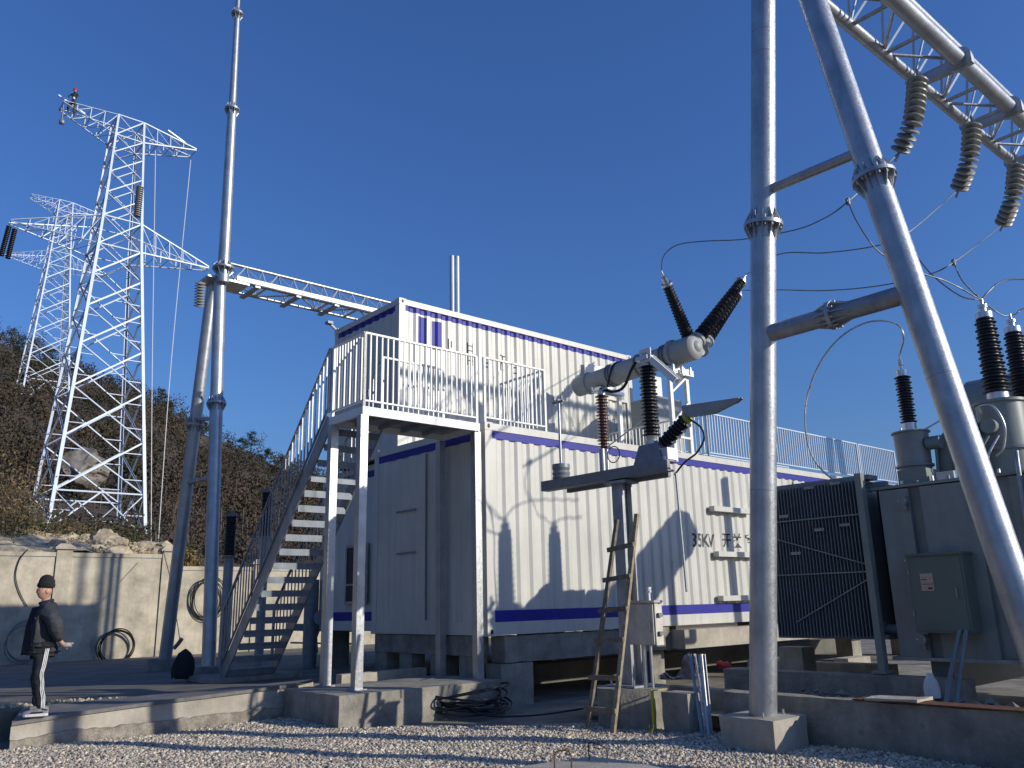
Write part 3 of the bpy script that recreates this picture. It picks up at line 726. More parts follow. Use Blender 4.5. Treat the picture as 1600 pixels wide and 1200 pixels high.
# ------------------------------------------------------------------ insulator strings (discs one by one)
def disc_mesh(r, h, m_):
    b = MB().lathe((0,0,0),(0,0,1), [(0,.04),(h*.16,.06),(h*.24,r*.55),(h*.32,r*.86),(h*.50,r),(h*.72,r*.985),(h*.68,r*.84),(h*.86,r*.66),(h*.80,r*.50),(h*.98,r*.32),(h,.04)], 18)
    me = b.mesh('insulator_disc', 35); me.materials.append(m_); return me
def disc_string(label, pts, r, m_, grp, n=13, cat='insulator'):
    sp = spline(pts, 12); L = [0]
    for a, b in zip(sp, sp[1:]): L.append(L[-1]+(b-a).length)
    t = thing('insulator_string', label, cat, sp[0], grp); me = disc_mesh(r, L[-1]/n, m_)
    def at(s):
        for i in range(len(L)-1):
            if s <= L[i+1]+1e-9: return sp[i]+(sp[i+1]-sp[i])*((s-L[i])/(L[i+1]-L[i]))
        return sp[-1]
    for k in range(n):
        a = at(L[-1]*k/n); b = at(L[-1]*(k+1)/n)
        o = bpy.data.objects.new('insulator_disc', me); COL.objects.link(o); o.parent = t
        o.matrix_basis = Matrix.Translation(-wloc(t)) @ Matrix.Translation(a) @ frame(a, b)
    return t, sp[-1]
lab = ('nearest ribbed insulator string curving down from the big truss', 'middle insulator string of the three under the big truss', 'rightmost insulator string under the big truss at the frame edge')
ends = []
for i, (pa, pb, pc) in enumerate((((1434,122),(1426,190),(1405,238)), ((1519,193),(1514,250),(1498,296)), ((1588,257),(1582,310),(1567,350)))):
    A = AY(*pa,4.70); B = AY(*pb,4.86); C_ = AY(*pc,5.2)
    t, e = disc_string(lab[i], [A,B,C_], .165, green_ins, 'insulator strings under the big truss', 12)
    part('shackle', MB().bar((A.x,A.y,TZ-.12), A, .03).bar(e, e+(e-B).normalized()*.16, .03).box((A.x-.05,A.y-.03,A.z-.01),(A.x+.05,A.y+.03,A.z+.03)), galv_dull, t)
    ends.append(e)
iA = AX(313,437,XL); iA.y += .9
P1 = AD(313,440,19.6); P2 = AD(311,480,19.7)
disc_string('small grey insulator string hanging left of the mast head', [P1,(P1+P2)/2,P2], .12, green_ins, None, 9)

# ------------------------------------------------------------------ breaker on the container roof
XH = 14.6
hb = thing('circuit_breaker', 'grey horizontal breaker tank with spread black bushings on the container roof edge', 'circuit breaker', (XH,11.5,4.6))
n0 = AX(1090,540,XH); f0 = AX(905,608,XH); zc_ = (n0.z+f0.z)/2
n0 = V((XH,n0.y,zc_+.10)); f0 = V((XH,14.3,zc_-.06)); dN = (f0-n0).normalized(); LT = (f0-n0).length
part('tank', MB().lathe(n0, f0, [(0,.14),(.03,.23),(.08,.275),(.60,.28),(.62,.33),(.68,.33),(.70,.25),(LT-.5,.245),(LT-.49,.28),(LT-.42,.28),(LT-.41,.24),(LT-.06,.24),(LT,.15)], 32), hgis, hb, smooth=35)
for s in (.80, .88, 1.62, 2.45, 2.53): part('band', MB().lathe(n0+dN*s, f0, [(0,.24),(.0,.285),(.03,.285),(.03,.24)], 28, cap=False), grey_steel, hb, smooth=30)
part('end_cap', MB().lathe(n0-dN*.06, n0+dN*.1, [(0,.05),(.02,.10),(.06,.14)], 22), hgis, hb, smooth=40)
def v_bushing(base, tip, rc, rs, n, m_, label):
    base = V(base); tip = V(tip); d = (tip-base).normalized(); L = (tip-base).length
    b = part('bushing', MB().lathe(base+d*.02, tip, [(t,r*(1-.32*t/L)) for t, r in ins_profile(L-.30, rc, rs, n)], 22), m_, hb, label, smooth=25)
    part('neck', MB().lathe(base-d*.42, base, [(0,rc*1.9),(.18,rc*1.6),(.34,rc*1.45),(.36,rc*1.7),(.43,rc*1.7)], 22), hgis, hb, smooth=30)
    part('terminal_cap', MB().lathe(tip-d*.28, tip, [(0,rs*.85),(.05,rs*.85),(.06,rc*.6),(.2,rc*.55),(.22,.025),(.36,.018)], 16), alu, b, smooth=30)
    return tip+d*.08
vb = []
vb.append(v_bushing(AY(1077,530,10.95), AY(1035,428,10.75), .115, .155, 36, black_ins, None))
vb.append(v_bushing(AY(1090,530,10.75), AY(1164,432,10.5), .115, .165, 32, black_ins, None))
vb.append(v_bushing(AY(1104,532,11.4), AY(1157,456,11.5), .11, .155, 28, black_ins, None))
# white support frames
L1t, L1b = AY(1046,590,11.30), AY(1063,716,11.30); L2t, L2b = AY(1070,572,11.35), AY(1083,716,11.35)
for a, b in ((L1t,L1b),(L2t,L2b)):
    b = V((a.x,b.y,4.70)); a = V((a.x,a.y,zc_-.3))
    part('support_leg', MB().box((a.x-.05,a.y-.04,b.z),(a.x+.05,a.y+.04,a.z)), white_p, hb)
    part('support_leg', MB().box((a.x-.05,13.36,b.z),(a.x+.05,13.44,a.z)), white_p, hb)
    part('foot_plate', MB().box((a.x-.13,a.y-.1,4.69),(a.x+.13,a.y+.1,4.705)), alu, hb)
xa_, xb_ = L1t.x, L2t.x
for za, zb_ in ((5.3,5.9),(6.0,6.5)): bar('brace', hb, (xa_,11.32,za), (xb_,11.32,zb_), .05, .05, white_p)
bar('brace', hb, (xa_,11.32,5.05), (xb_,11.32,5.05), .05, .05, white_p)
part('cradle', MB().box((xa_-.1,11.2,zc_-.36),(xb_+.1,11.45,zc_-.22)), alu, hb); part('cradle', MB().box((xa_-.1,13.3,zc_-.38),(xb_+.1,13.5,zc_-.26)), alu, hb)
for k in range(7): part('fitting', MB().cyl((XH-.35+.1*k,11.0+.06*(k%3),zc_-.42),(XH-.35+.1*k,11.0+.06*(k%3),zc_-.25),.03+.008*(k%2),n=10), alu, hb)
# cable strapped over the tank
part('control_hose', MB().tube(spline([(XH-.3,13.0,zc_-.35),(XH-.29,12.9,zc_-.05),(XH-.2,12.85,zc_+.18),(XH,12.8,zc_+.27)]),.025), cable_m, hb, smooth=40)

ct = thing('terrace_cabinet', 'grey cabinet with a white door edge behind the black insulator on the roof', 'cabinet', (16.6,13.4,ZT))
c1, c2 = AY(1028,640,13.2), AY(1062,640,13.2)
part('body', MB().box((c1.x,13.2,ZT),(c2.x+.1,14.1,AY(1045,622,13.2).z)), hgis, ct)
wc = thing('white_panel_door', 'tall white door standing open at the right end of the upper container', 'door', (17.5,14.6,ZT))
w1 = AY(1022,588,14.3)
part('leaf', MB().box((w1.x,14.28,ZT),(w1.x+.28,14.33,w1.z)), white_p, wc)

# ------------------------------------------------------------------ neutral-point stand in front of the container
XN = 9.0
ns = thing('equipment_stand', 'grey steel T-shaped stand in front of the container, on the octagonal block', 'equipment stand', (XN,8.0,.48))
cb = AX(988,1072,XN); ctp = AX(972,758,XN)
cy_ = (cb.y+ctp.y)/2
part('column', MB().box((XN-.11,cy_-.095,.505),(XN-.09,cy_+.095,3.24)).box((XN+.09,cy_-.095,.505),(XN+.11,cy_+.095,3.24)).box((XN-.09,cy_-.01,.505),(XN+.09,cy_+.01,3.24)), galv_dull, ns)
part('top_plate', MB().box((XN-.16,cy_-.2,3.2),(XN+.16,cy_+.2,3.238)), galv_dull, ns)
part('base_plate', MB().box((XN-.25,cy_-.25,.48),(XN+.25,cy_+.25,.505)), galv_dull, ns)
for sx in (-1,1):
    for sy in (-1,1): part('anchor_bolt', MB().cyl((XN+.2*sx,cy_+.2*sy,.5),(XN+.2*sx,cy_+.2*sy,.58),.014,n=6), galv, ns)
bl, brr = AX(857,760,XN), AX(1055,735,XN); zb0 = 3.24
part('cross_beam', MB().box((XN-.16,brr.y,zb0+.02),(XN-.10,bl.y,zb0+.17)).box((XN-.10,brr.y,zb0+.02),(XN+.0,bl.y,zb0+.04)).box((XN-.10,brr.y,zb0+.15),(XN+.0,bl.y,zb0+.17)), grey_steel, ns)
part('cross_beam', MB().box((XN+.10,brr.y+.2,zb0-.02),(XN+.16,bl.y-.3,zb0+.15)), grey_steel, ns)
zt0 = zb0+.172
def NX(px, py): return AX(px, py, XN)
# discharge counter with rod
cc = NX(877,742); ct2 = thing('discharge_counter', 'round grey counter drum with a thin rod on the left end of the stand', 'surge counter', (XN,cc.y,zt0))
part('drum', MB().lathe((XN,cc.y,zt0),(XN,cc.y,5), [(0,.13),(.04,.14),(.06,.125),(.1,.14),(.14,.125),(.18,.14),(.24,.135)], 20), grey_steel, ct2, smooth=25)
rt = NX(872,628); part('rod', MB().cyl((XN,cc.y,zt0+.24),(XN,cc.y,rt.z),.022,n=10), galv, ct2, smooth=40)
part('terminal_cross', MB().bar((XN,rt.y-.12,rt.z),(XN,rt.y+.12,rt.z),.03).bar((XN-.1,rt.y,rt.z+.03),(XN+.1,rt.y,rt.z+.03),.03).bar((XN,rt.y+.08,rt.z-.05),(XN,rt.y+.08,rt.z+.09),.02).bar((XN,rt.y-.08,rt.z-.05),(XN,rt.y-.08,rt.z+.09),.02), grey_steel, ct2)
# brown arrester
ba, bt = NX(944,702), NX(938,618)
ar = thing('surge_arrester', 'slim red-brown ribbed insulator on a zinc tube', 'insulator', (XN,ba.y,zt0))
part('support_tube', MB().cyl((XN-.05,ba.y,zt0),(XN-.05,ba.y,ba.z),.045,n=14).cyl((XN+.05,ba.y,zt0),(XN+.05,ba.y,ba.z),.03,n=12), galv, ar, smooth=40)
insulator('insulator_body', ar, (XN,ba.y,ba.z+.01), (XN,ba.y,bt.z), .045, .10, 17, brown_ins)
part('cap', MB().cyl((XN,ba.y,bt.z),(XN,ba.y,bt.z+.06),.06,n=14).box((XN-.05,ba.y-.18,bt.z+.06),(XN+.05,ba.y+.16,bt.z+.075)).bar((XN,ba.y+.15,bt.z+.06),(XN,ba.y+.2,bt.z+.16),.025), alu, ar)
part('earth_arm', MB().bar((XN,ba.y,ba.z),(XN+.4,ba.y-.45,ba.z+.42),.018), galv_dull, ar)
# black post insulator on pedestal
pa_, pt_ = NX(1018,682), NX(1012,572)
pi_ = thing('post_insulator', 'tall black ribbed insulator on the grey pedestal of the stand', 'insulator', (XN,pa_.y,zt0))
part('pedestal', MB().add([(XN-.16,pa_.y-.28,zt0),(XN+.16,pa_.y-.28,zt0),(XN+.16,pa_.y+.22,zt0),(XN-.16,pa_.y+.22,zt0),(XN-.12,pa_.y-.20,zt0+.26),(XN+.12,pa_.y-.20,zt0+.26),(XN+.12,pa_.y+.14,zt0+.26),(XN-.12,pa_.y+.14,zt0+.26)],
     [(3,2,1,0),(4,5,6,7),(0,1,5,4),(1,2,6,5),(2,3,7,6),(3,0,4,7)]), grey_steel, pi_)
part('base_casting', MB().lathe((XN,pa_.y,zt0+.26),(XN,pa_.y,6), [(0,.11),(.05,.11),(.06,.07),(pa_.z-zt0-.30,.075),(pa_.z-zt0-.26,.09)], 20), alu, pi_, smooth=30)
insulator('insulator_body', pi_, (XN,pa_.y,pa_.z), (XN,pa_.y,pt_.z), .072, .128, 21, black_ins)
part('head_clamp', MB().cyl((XN,pt_.y,pt_.z-.02),(XN,pt_.y,pt_.z+.1),.055,n=14).box((XN-.10,pt_.y-.08,pt_.z+.08),(XN+.10,pt_.y+.14,pt_.z+.14)), alu, pi_, smooth=30)
ch0, ch1 = V((XN,pt_.y-.04,pt_.z+.16)), NX(1058,592); 
cr = thing('contact_channel', 'white steel channel sloping down from the head of the black post insulator', 'contact arm', ch0)
part('channel', MB().bar(ch0,ch1,.10,.012).bar(ch0+V((-.05,0,-.03)),ch1+V((-.05,0,-.03)),.010,.09).bar(ch0+V((.05,0,-.03)),ch1+V((.05,0,-.03)),.010,.09), white_p, cr)
part('head_plate', MB().box((XN-.07,ch0.y-.08,ch0.z-.12),(XN-.055,ch0.y+.12,ch0.z+.08)), white_p, cr)
for dy in (.0,.05):
    for dz in (.0,.05): part('bolt', MB().cyl((XN-.085,ch0.y+dy,ch0.z-.04+dz),(XN-.07,ch0.y+dy,ch0.z-.04+dz),.009,n=6), grey_steel, cr)
solo('jumper_strap', MB().tube(spline([V((XN,ch0.y,ch0.z+.02)), NX(1003,553), NX(988,575), NX(975,604), NX(958,612), V((XN,ba.y+.02,bt.z+.1))]), .022), cable_m, 'thick dark bent jumper from the black insulator head to the brown arrester', 'cable', smooth=40)
# inclined insulator and disconnector arm
i0, i1 = NX(1037,694), NX(1072,656)
dc = thing('disconnector_arm', 'slanting black insulator lifting a grey tapered blade arm to the right', 'disconnector', (XN,i0.y,zt0))
insulator('insulator_body', dc, i0, i1, .062, .11, 9, black_ins)
part('hinge_base', MB().cyl(i0-(i1-i0).normalized()*.20, i0, .085, n=18).box((XN-.14,i0.y-.12,zt0),(XN+.14,i0.y+.10,zt0+.05)).cyl((XN,i0.y+.0,zt0+.04),(XN,i0.y,i0.z-.08),.06,n=14), alu, dc, smooth=30)
bm0, bm1 = NX(1068,644), NX(1156,624)
d_ = (bm1-bm0); bl1 = MB()
w0, w1_ = .085, .02
u_ = V((0,-d_.z,d_.y)).normalized()
bl1.add([bm0+u_*w0+V((-.03,0,0)), bm0-u_*w0+V((-.03,0,0)), bm1-u_*w1_+V((-.03,0,0)), bm1+u_*w1_+V((-.03,0,0)), bm0+d_*.55+u_*.115+V((-.03,0,0))]+
        [bm0+u_*w0+V((.03,0,0)), bm0-u_*w0+V((.03,0,0)), bm1-u_*w1_+V((.03,0,0)), bm1+u_*w1_+V((.03,0,0)), bm0+d_*.55+u_*.115+V((.03,0,0))],
        [(0,1,2,3,4),(9,8,7,6,5),(0,5,6,1),(1,6,7,2),(2,7,8,3),(3,8,9,4),(4,9,5,0)])
part('blade', bl1, hgis, dc)
part('blade_tip', MB().bar(bm1-d_*.06-V((0,0,.03)),bm1+d_*.04+V((0,0,.01)),.03), grey_steel, dc)
part('yellow_band', MB().cyl(i1, i1+(i1-i0).normalized()*.05, .07, n=16), yellow, dc, smooth=30)
solo('control_cable', MB().tube(spline([NX(1066,645),NX(1078,655),NX(1095,668),NX(1100,686),NX(1088,708),NX(1070,722),NX(1054,742)]),.013,6), cable_m, 'dark looped cable hanging from the slanting insulator to the beam end', 'cable', smooth=40)
solo('wire_loop', MB().torus((XN-.18,NX(972,712).y,NX(972,712).z),(1,0,0),.115,.008,28,6), brown_ins, 'small coil of reddish wire above the stand beam', 'cable coil', smooth=40)
solo('mechanism_box', MB().box((XN-.12,NX(1052,712).y,zt0+.01),(XN+.1,NX(1030,712).y,zt0+.17)), alu, 'bright small mechanism box beside the black pedestal', 'mechanism box')
solo('earthing_pipe', MB().tube([NX(1056,738),NX(1073,925)],.016), galv, 'thin zinc pipe dropping from the right end of the stand beam', 'pipe', smooth=40)
solo('column_cable', MB().tube(spline([V((XN-.1,cy_-.17,3.2)),V((XN-.1,cy_-.18,2.6)),V((XN-.12,cy_-.16,2.2)),V((XN-.11,cy_-.17,1.6))]),.012,6), cable_m, 'black cable tied down the column of the stand', 'cable', smooth=40)
# control box
q0, q1_ = AX(980,945,8.72), AX(1022,940,8.72)
bx = thing('control_box', 'dusty steel control box with a door latch hung on the stand column', 'control box', (8.72,7.6,1.02))
ya_, yb_, z0_, z1_ = q1_.y, q0.y, 1.03, 1.56
part('body', MB().box((8.722,ya_,z0_),(9.0-.135,yb_,z1_)), stainless, bx)
part('door', MB().box((8.70,ya_+.02,z0_+.015),(8.7205,yb_-.01,z1_-.015)), stainless, bx)
part('rain_hood', MB().box((8.68,ya_-.03,z1_),(8.90,yb_+.02,z1_+.03)), alu, bx)
part('latch', MB().tube([(8.70,ya_+.07,1.20),(8.675,ya_+.07,1.20),(8.675,ya_+.07,1.33),(8.70,ya_+.07,1.33)],.008,6), grey_steel, bx)
for z in (1.15,1.38): part('hinge', MB().box((8.76,ya_-.035,z),(8.84,ya_-.002,z+.05)), grey_steel, bx)
tn = AX(1014,938,8.8); tn.z = z1_+.03
tin = thing('paint_tin', 'small white tin with dark dashes standing on the control box', 'tin', tn)
part('body', MB().cyl(tn, tn+V((0,0,.10)), .022, n=16).cyl(tn+V((0,0,.10)), tn+V((0,0,.17)), .038, n=16), white_c, tin, smooth=30)
mk = MB()
for i in range(9):
    a = i*2*PI/9; z = .11+.02*(i%3)
    p = tn+V((math.cos(a)*.039, math.sin(a)*.039, z)); mk.box((p.x-.006,p.y-.006,p.z),(p.x+.006,p.y+.006,p.z+.01))
part('printed_dash', mk, black_ink, tin)
solo('conduit', MB().tube([(8.80,7.6,.49),(8.80,7.6,1.03)],.03).tube([(8.84,7.52,.49),(8.84,7.52,1.03)],.02), alu, 'pair of bright conduits rising into the control box', 'conduit', smooth=40)
# octagonal block and companion
b_ = MB(); c0 = V((XN,cy_,0)); n8 = 8
rb = .52
b_.add([(c0.x+rb*math.cos(PI/8+k*PI/4), c0.y+rb*math.sin(PI/8+k*PI/4), z) for z in (-.1,.48) for k in range(8)], [tuple(range(8))[::-1], tuple(range(8,16))]+[(k,(k+1)%8,8+(k+1)%8,8+k) for k in range(8)])
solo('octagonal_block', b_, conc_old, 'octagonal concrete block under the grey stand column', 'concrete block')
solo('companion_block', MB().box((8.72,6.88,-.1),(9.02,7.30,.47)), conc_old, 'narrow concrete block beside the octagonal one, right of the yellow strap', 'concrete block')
solo('earth_strap', MB().box((8.60,7.335,-.02),(8.63,7.365,.49)).box((8.63,7.335,.485),(8.9,7.365,.495)), yellow, 'yellow-green earth strap running down between the two concrete blocks', 'earth strap')

# timber step ladder leaning at the stand
ld = thing('step_ladder', 'rough wooden ladder leaning against the grey stand column', 'ladder', (8.4,8.2,0))
def NL(px, py, x=8.45): return AX(px, py, x)
la0, la1 = NL(917,1128,8.15), NL(964,812,8.68); lb0, lb1 = NL(957,1138,8.15), NL(995,803,8.68)
bar('stile', ld, V((la0.x,la0.y,0)), la1, .04, .055, wood_dk); bar('stile', ld, V((lb0.x,lb0.y,0)), lb1, .04, .062, wood)
for k, f in enumerate((.10,.24,.41,.55,.70,.85)):
    a = V((la0.x,la0.y,0)); a = a+(la1-a)*f; b = V((lb0.x,lb0.y,0)); b = b+(lb1-b)*f
    bar('rung', ld, a+(a-b)*.18+V((-.03,0,0)), b+(b-a)*.08+V((-.03,0,0)), .035, .06, wood_dk)
# bundle of zinc channels
bd = thing('channel_bundle', 'upright bundle of thin zinc channels leaning on the pit wall', 'steel channels', (8.85,6.55,0))
for k in range(4):
    a = AX(1096+k*4.5,1122,8.8); a.z = 0; b = AX(1078+k*7,1022,8.98)
    bar('channel', bd, a, b, .035, .03, galv, 'angle', k)
shp = thing('plastic_sheet', 'dusty plastic sheet slumped on the pit edge beside the blocks', 'plastic sheet', (9.6,7.6,.5))
vs = []; NS = 14
for i in range(NS):
    for j in range(8):
        px = 1030+58*i/(NS-1); py = 1062-6*j/7 - (38*j/7)*math.exp(-((i-11)/3.2)**2) - 6*j/7*math.sin(i*.9)
        p = AX(px, py, 9.9+.05*math.sin(i*1.3+j)); vs.append(p+V((.04*math.sin(i*2.1+j*1.7),0,0)))
part('sheet', MB().add(vs, [(i*8+j,(i+1)*8+j,(i+1)*8+j+1,i*8+j+1) for i in range(NS-1) for j in range(7)]), plastic_sheet, shp, smooth=60)
# cable heap
ch = thing('cable_heap', 'tangled heap of black cable on the ground below the balcony', 'cable coil', (8.6,10.0,0))
hc = AZ(722,1098,.12)
for k in range(11):
    rx = .62+.18*random.random(); 
    part('cable_turn', MB().torus((hc.x+random.uniform(-.08,.12),hc.y+random.uniform(-.1,.1),.04+.028*k),(random.uniform(-.16,.16),random.uniform(-.22,.22),1),rx,.016,40,6,rx*.86), cable_m, ch, smooth=40)
part('loose_end', MB().tube(spline([hc+V((-.3,-.5,.0)),AZ(760,1118,.03),AZ(830,1118,.03),AZ(905,1108,.03),AZ(940,1100,.03)]),.014,6), cable_m, ch, smooth=40)

# ------------------------------------------------------------------ oil pit and transformer
pw_ = thing('pit_wall', 'long shaded concrete wall of the oil pit in front of the transformer', 'wall', (9.05,5,0))
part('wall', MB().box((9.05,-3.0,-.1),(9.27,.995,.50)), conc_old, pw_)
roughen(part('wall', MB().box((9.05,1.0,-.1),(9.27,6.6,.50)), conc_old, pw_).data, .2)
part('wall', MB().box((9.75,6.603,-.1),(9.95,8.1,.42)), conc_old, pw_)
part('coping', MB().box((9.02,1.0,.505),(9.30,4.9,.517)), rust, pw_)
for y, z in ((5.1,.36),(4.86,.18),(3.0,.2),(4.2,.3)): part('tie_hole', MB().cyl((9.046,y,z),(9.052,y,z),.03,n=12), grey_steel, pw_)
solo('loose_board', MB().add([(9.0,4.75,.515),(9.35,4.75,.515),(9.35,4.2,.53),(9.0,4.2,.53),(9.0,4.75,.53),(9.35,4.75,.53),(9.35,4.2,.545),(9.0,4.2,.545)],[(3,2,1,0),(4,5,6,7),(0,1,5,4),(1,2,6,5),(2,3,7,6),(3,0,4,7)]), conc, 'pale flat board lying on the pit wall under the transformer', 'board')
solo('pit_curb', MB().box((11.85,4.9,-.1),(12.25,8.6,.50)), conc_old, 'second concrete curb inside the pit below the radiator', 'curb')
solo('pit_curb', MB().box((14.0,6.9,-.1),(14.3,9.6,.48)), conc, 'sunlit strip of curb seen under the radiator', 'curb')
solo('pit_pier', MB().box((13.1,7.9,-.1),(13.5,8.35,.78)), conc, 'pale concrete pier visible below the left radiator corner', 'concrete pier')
pm = MB()
o_ = []
for k in range(170):
    c = V((random.uniform(9.4,11.7), random.uniform(2.6,7.4), random.uniform(.18,.30))); r = random.uniform(.05,.12)
    a = random.random()*3; vs = [c+V((r*math.cos(a+PI*i/2)*random.uniform(.7,1.2), r*math.sin(a+PI*i/2)*random.uniform(.7,1.2), random.uniform(-.02,.02))) for i in range(4)]+[c+V((0,0,r*.7)), c-V((0,0,r*.6))]
    pm.add(vs, [(0,1,4),(1,2,4),(2,3,4),(3,0,4),(1,0,5),(2,1,5),(3,2,5),(0,3,5)])
pm.add([(9.3,-2,.16),(11.8,-2,.16),(11.8,9.5,.16),(9.3,9.5,.16)], [(0,1,2,3)])
part('pit_stones', pm, rock_g, kind='stuff')

XT = 12.4
tf = thing('transformer', 'large dark grey oil transformer with green control cabinet and ribbed bushings', 'transformer', (XT,4.5,.5))
YT0, YT1, ZT0, ZT1 = 2.3, 5.93, .74, 3.10
part('tank', MB().box((XT,YT0,ZT0),(16.6,YT1,ZT1)), trafo, tf)
part('tank_cover', MB().box((XT-.10,YT0-.1,ZT1+.002),(16.7,YT1+.06,ZT1+.045)), trafo, tf)
part('base_flange', MB().box((XT-.12,YT0-.1,ZT0-.05),(16.7,YT1+.06,ZT0-.002)), galv_dull, tf)
part('skid', MB().box((XT+.2,2.6,.3),(16.4,2.9,.685)), trafo_dk, tf); part('skid', MB().box((XT+.2,5.3,.3),(16.4,5.6,.685)), trafo_dk, tf)
for y0, y1 in ((5.45,5.88),(4.55,5.28),(3.3,4.1)): part('tank_stiffener', MB().box((XT-.10,y0,ZT0+.0),(XT-.001,y1,ZT1-.02)), trafo, tf)
for y, z in ((5.52,2.05),(5.5,.98),(5.5,2.9)):
    v_ = part('valve', MB().cyl((XT-.10,y,z),(XT-.22,y,z),.07,n=16).cyl((XT-.16,y,z-.02),(XT-.16,y,z-.14),.035,n=12), trafo, tf, smooth=30)
    part('valve_bolt', MB().cyl((XT-.225,y+.05,z),(XT-.235,y+.05,z),.012,n=6).cyl((XT-.225,y-.05,z),(XT-.235,y-.05,z),.012,n=6), alu, v_)
# cabinet
part('control_cabinet', MB().box((XT-.42,4.72,1.08),(XT-.101,5.46,2.10)), cab_green, tf)
part('cabinet_door', MB().box((XT-.432,4.75,1.11),(XT-.4215,5.43,2.07)), cab_green, tf)
for z in (1.3,1.85): part('cabinet_hinge', MB().cyl((XT-.436,5.45,z),(XT-.436,5.45,z+.07),.010,n=8), galv_dull, tf)
part('cabinet_handle', MB().tube([(XT-.432,4.84,1.52),(XT-.465,4.84,1.53),(XT-.465,4.84,1.65),(XT-.432,4.84,1.66)],.009,6), galv_dull, tf)
part('cabinet_top', MB().box((XT-.45,4.70,2.101),(XT-.09,5.48,2.13)), cab_green, tf)
np_ = part('name_plate', MB().box((XT-.438,5.13,1.63),(XT-.433,5.30,1.86)), tag_m, tf)
part('plate_text', MB().box((XT-.440,5.21,1.775),(XT-.4385,5.29,1.785)).box((XT-.440,5.14,1.715),(XT-.4385,5.29,1.722)).box((XT-.440,5.15,1.65),(XT-.4385,5.21,1.675)), black_ink, np_)
# radiators toward the container
RX = XT-.02
for k in range(30):
    y = 6.20+k*.0565
    part('radiator_fin', MB().box((RX,y,.99),(RX+.52,y+.014,3.30)), trafo_dk, tf)
for z in (3.31,.955): part('radiator_header', MB().box((RX+.1,6.1,z),(RX+.4,7.92,z+.07)), trafo_dk, tf)
for z in (3.2,1.1): part('radiator_pipe', MB().cyl((RX+.25,5.9,z),(RX+.25,6.2,z),.07,n=14), trafo_dk, tf)
for z in (2.78,1.93): bar('fin_tie', tf, (RX-.012,6.18,z), (RX-.012,7.9,z), .02, .02, trafo)
bar('fin_tie', tf, (RX-.014,7.85,2.55), (RX-.014,6.18,2.02), .018, .018, trafo); bar('fin_tie', tf, (RX-.014,7.5,1.2), (RX-.014,6.18,1.85), .018, .018, trafo)
for y, z in ((7.85,2.82),(7.45,2.84),(6.85,2.58),(6.42,2.62),(7.75,2.22),(7.3,2.24),(6.95,3.25),(6.5,3.27)):
    part('fin_tag', MB().box((RX-.022,y,z),(RX-.016,y+.17,z+.045)), galv_dull, tf)
# second rows of radiators deeper in
for s in range(1,5):
    b_ = MB()
    for k in range(30): b_.box((RX+.62*s,6.2+k*.0565,1.0),(RX+.62*s+.5,6.2+k*.0565+.014,3.3))
    part('radiator_block', b_, trafo_dk, tf)
# support post of the radiator bank
pq = AX(1343,752,XT-.25)
part('support_post', MB().box((XT-.30,6.03,.55),(XT-.18,6.13,3.36)), trafo, tf)
part('support_foot', MB().box((XT-.38,5.97,.515),(XT-.10,6.2,.55)), trafo, tf)
part('post_bracket', MB().box((XT-.18,6.06,1.15),(XT-.001,6.11,1.20)).box((XT-.18,6.06,3.1),(XT+.1,6.11,3.15)), galv_dull, tf)
part('top_box', MB().box((XT+.02,5.2,ZT1+.046),(XT+.5,5.62,ZT1+.26)), trafo, tf)
for k in range(9):
    y = 4.0+.22*k; part('cover_bolt', MB().cyl((XT-.05,y,ZT1+.04),(XT-.05,y,ZT1+.08+.02*(k%3)),.02,n=8), alu if k%2 else trafo, tf)
part('lifting_lug', MB().box((XT+.1,4.86,ZT1+.046),(XT+.16,5.1,ZT1+.18)).box((XT+.1,4.5,ZT1+.046),(XT+.5,4.7,ZT1+.10)), alu, tf)
# neutral turret and bushing
tb_, tt_ = AX(1432,750,12.9), AX(1420,675,12.9)
nb0 = V((12.95,tt_.y,ZT1+.046)); ztop = tt_.z
part('turret', MB().lathe(nb0, nb0+V((0,0,3)), [(0,.23),(.12,.23),(.13,.235),(.30,.235),(.31,.27),(.34,.27),(.35,.24),(ztop-nb0.z-.03,.25),(ztop-nb0.z-.02,.28),(ztop-nb0.z,.28)], 26), trafo, tf, smooth=30)
part('turret_box', MB().cyl((12.9,nb0.y-.25,ztop-.22),(12.9,nb0.y-.45,ztop-.22),.10,n=18).cyl((12.9,nb0.y-.36,ztop-.32),(12.9,nb0.y-.34,ZT1+.1),.02,n=8), trafo_dk, tf, smooth=30)
part('turret_bolt', MB().cyl((12.75,nb0.y+.05,ztop),(12.75,nb0.y+.05,ztop+.05),.02,n=6).cyl((13.1,nb0.y-.15,ztop),(13.1,nb0.y-.15,ztop+.05),.02,n=6).bar((12.95,nb0.y-.2,ztop),(12.95,nb0.y-.5,ztop+.12),.02), alu, tf)
n0_ = V((12.95,nb0.y,ztop+.002)); n1_ = AX(1411,588,12.95); n1_ = V((12.95,nb0.y,n1_.z))
part('bushing_collar', MB().cyl(n0_, n0_+V((0,0,.14)), .10, n=18), alu, tf, smooth=30)
insulator('neutral_bushing', tf, n0_+V((0,0,.14)), n1_, .075, .125, 17, black_ins)
part('bushing_terminal', MB().lathe(n1_, n1_+V((0,0,1)), [(0,.085),(.10,.085),(.11,.03),(.17,.03),(.18,.045),(.26,.045),(.27,.02),(.34,.02)], 14), alu, tf, smooth=30)
NB = n1_+V((0,0,.34))
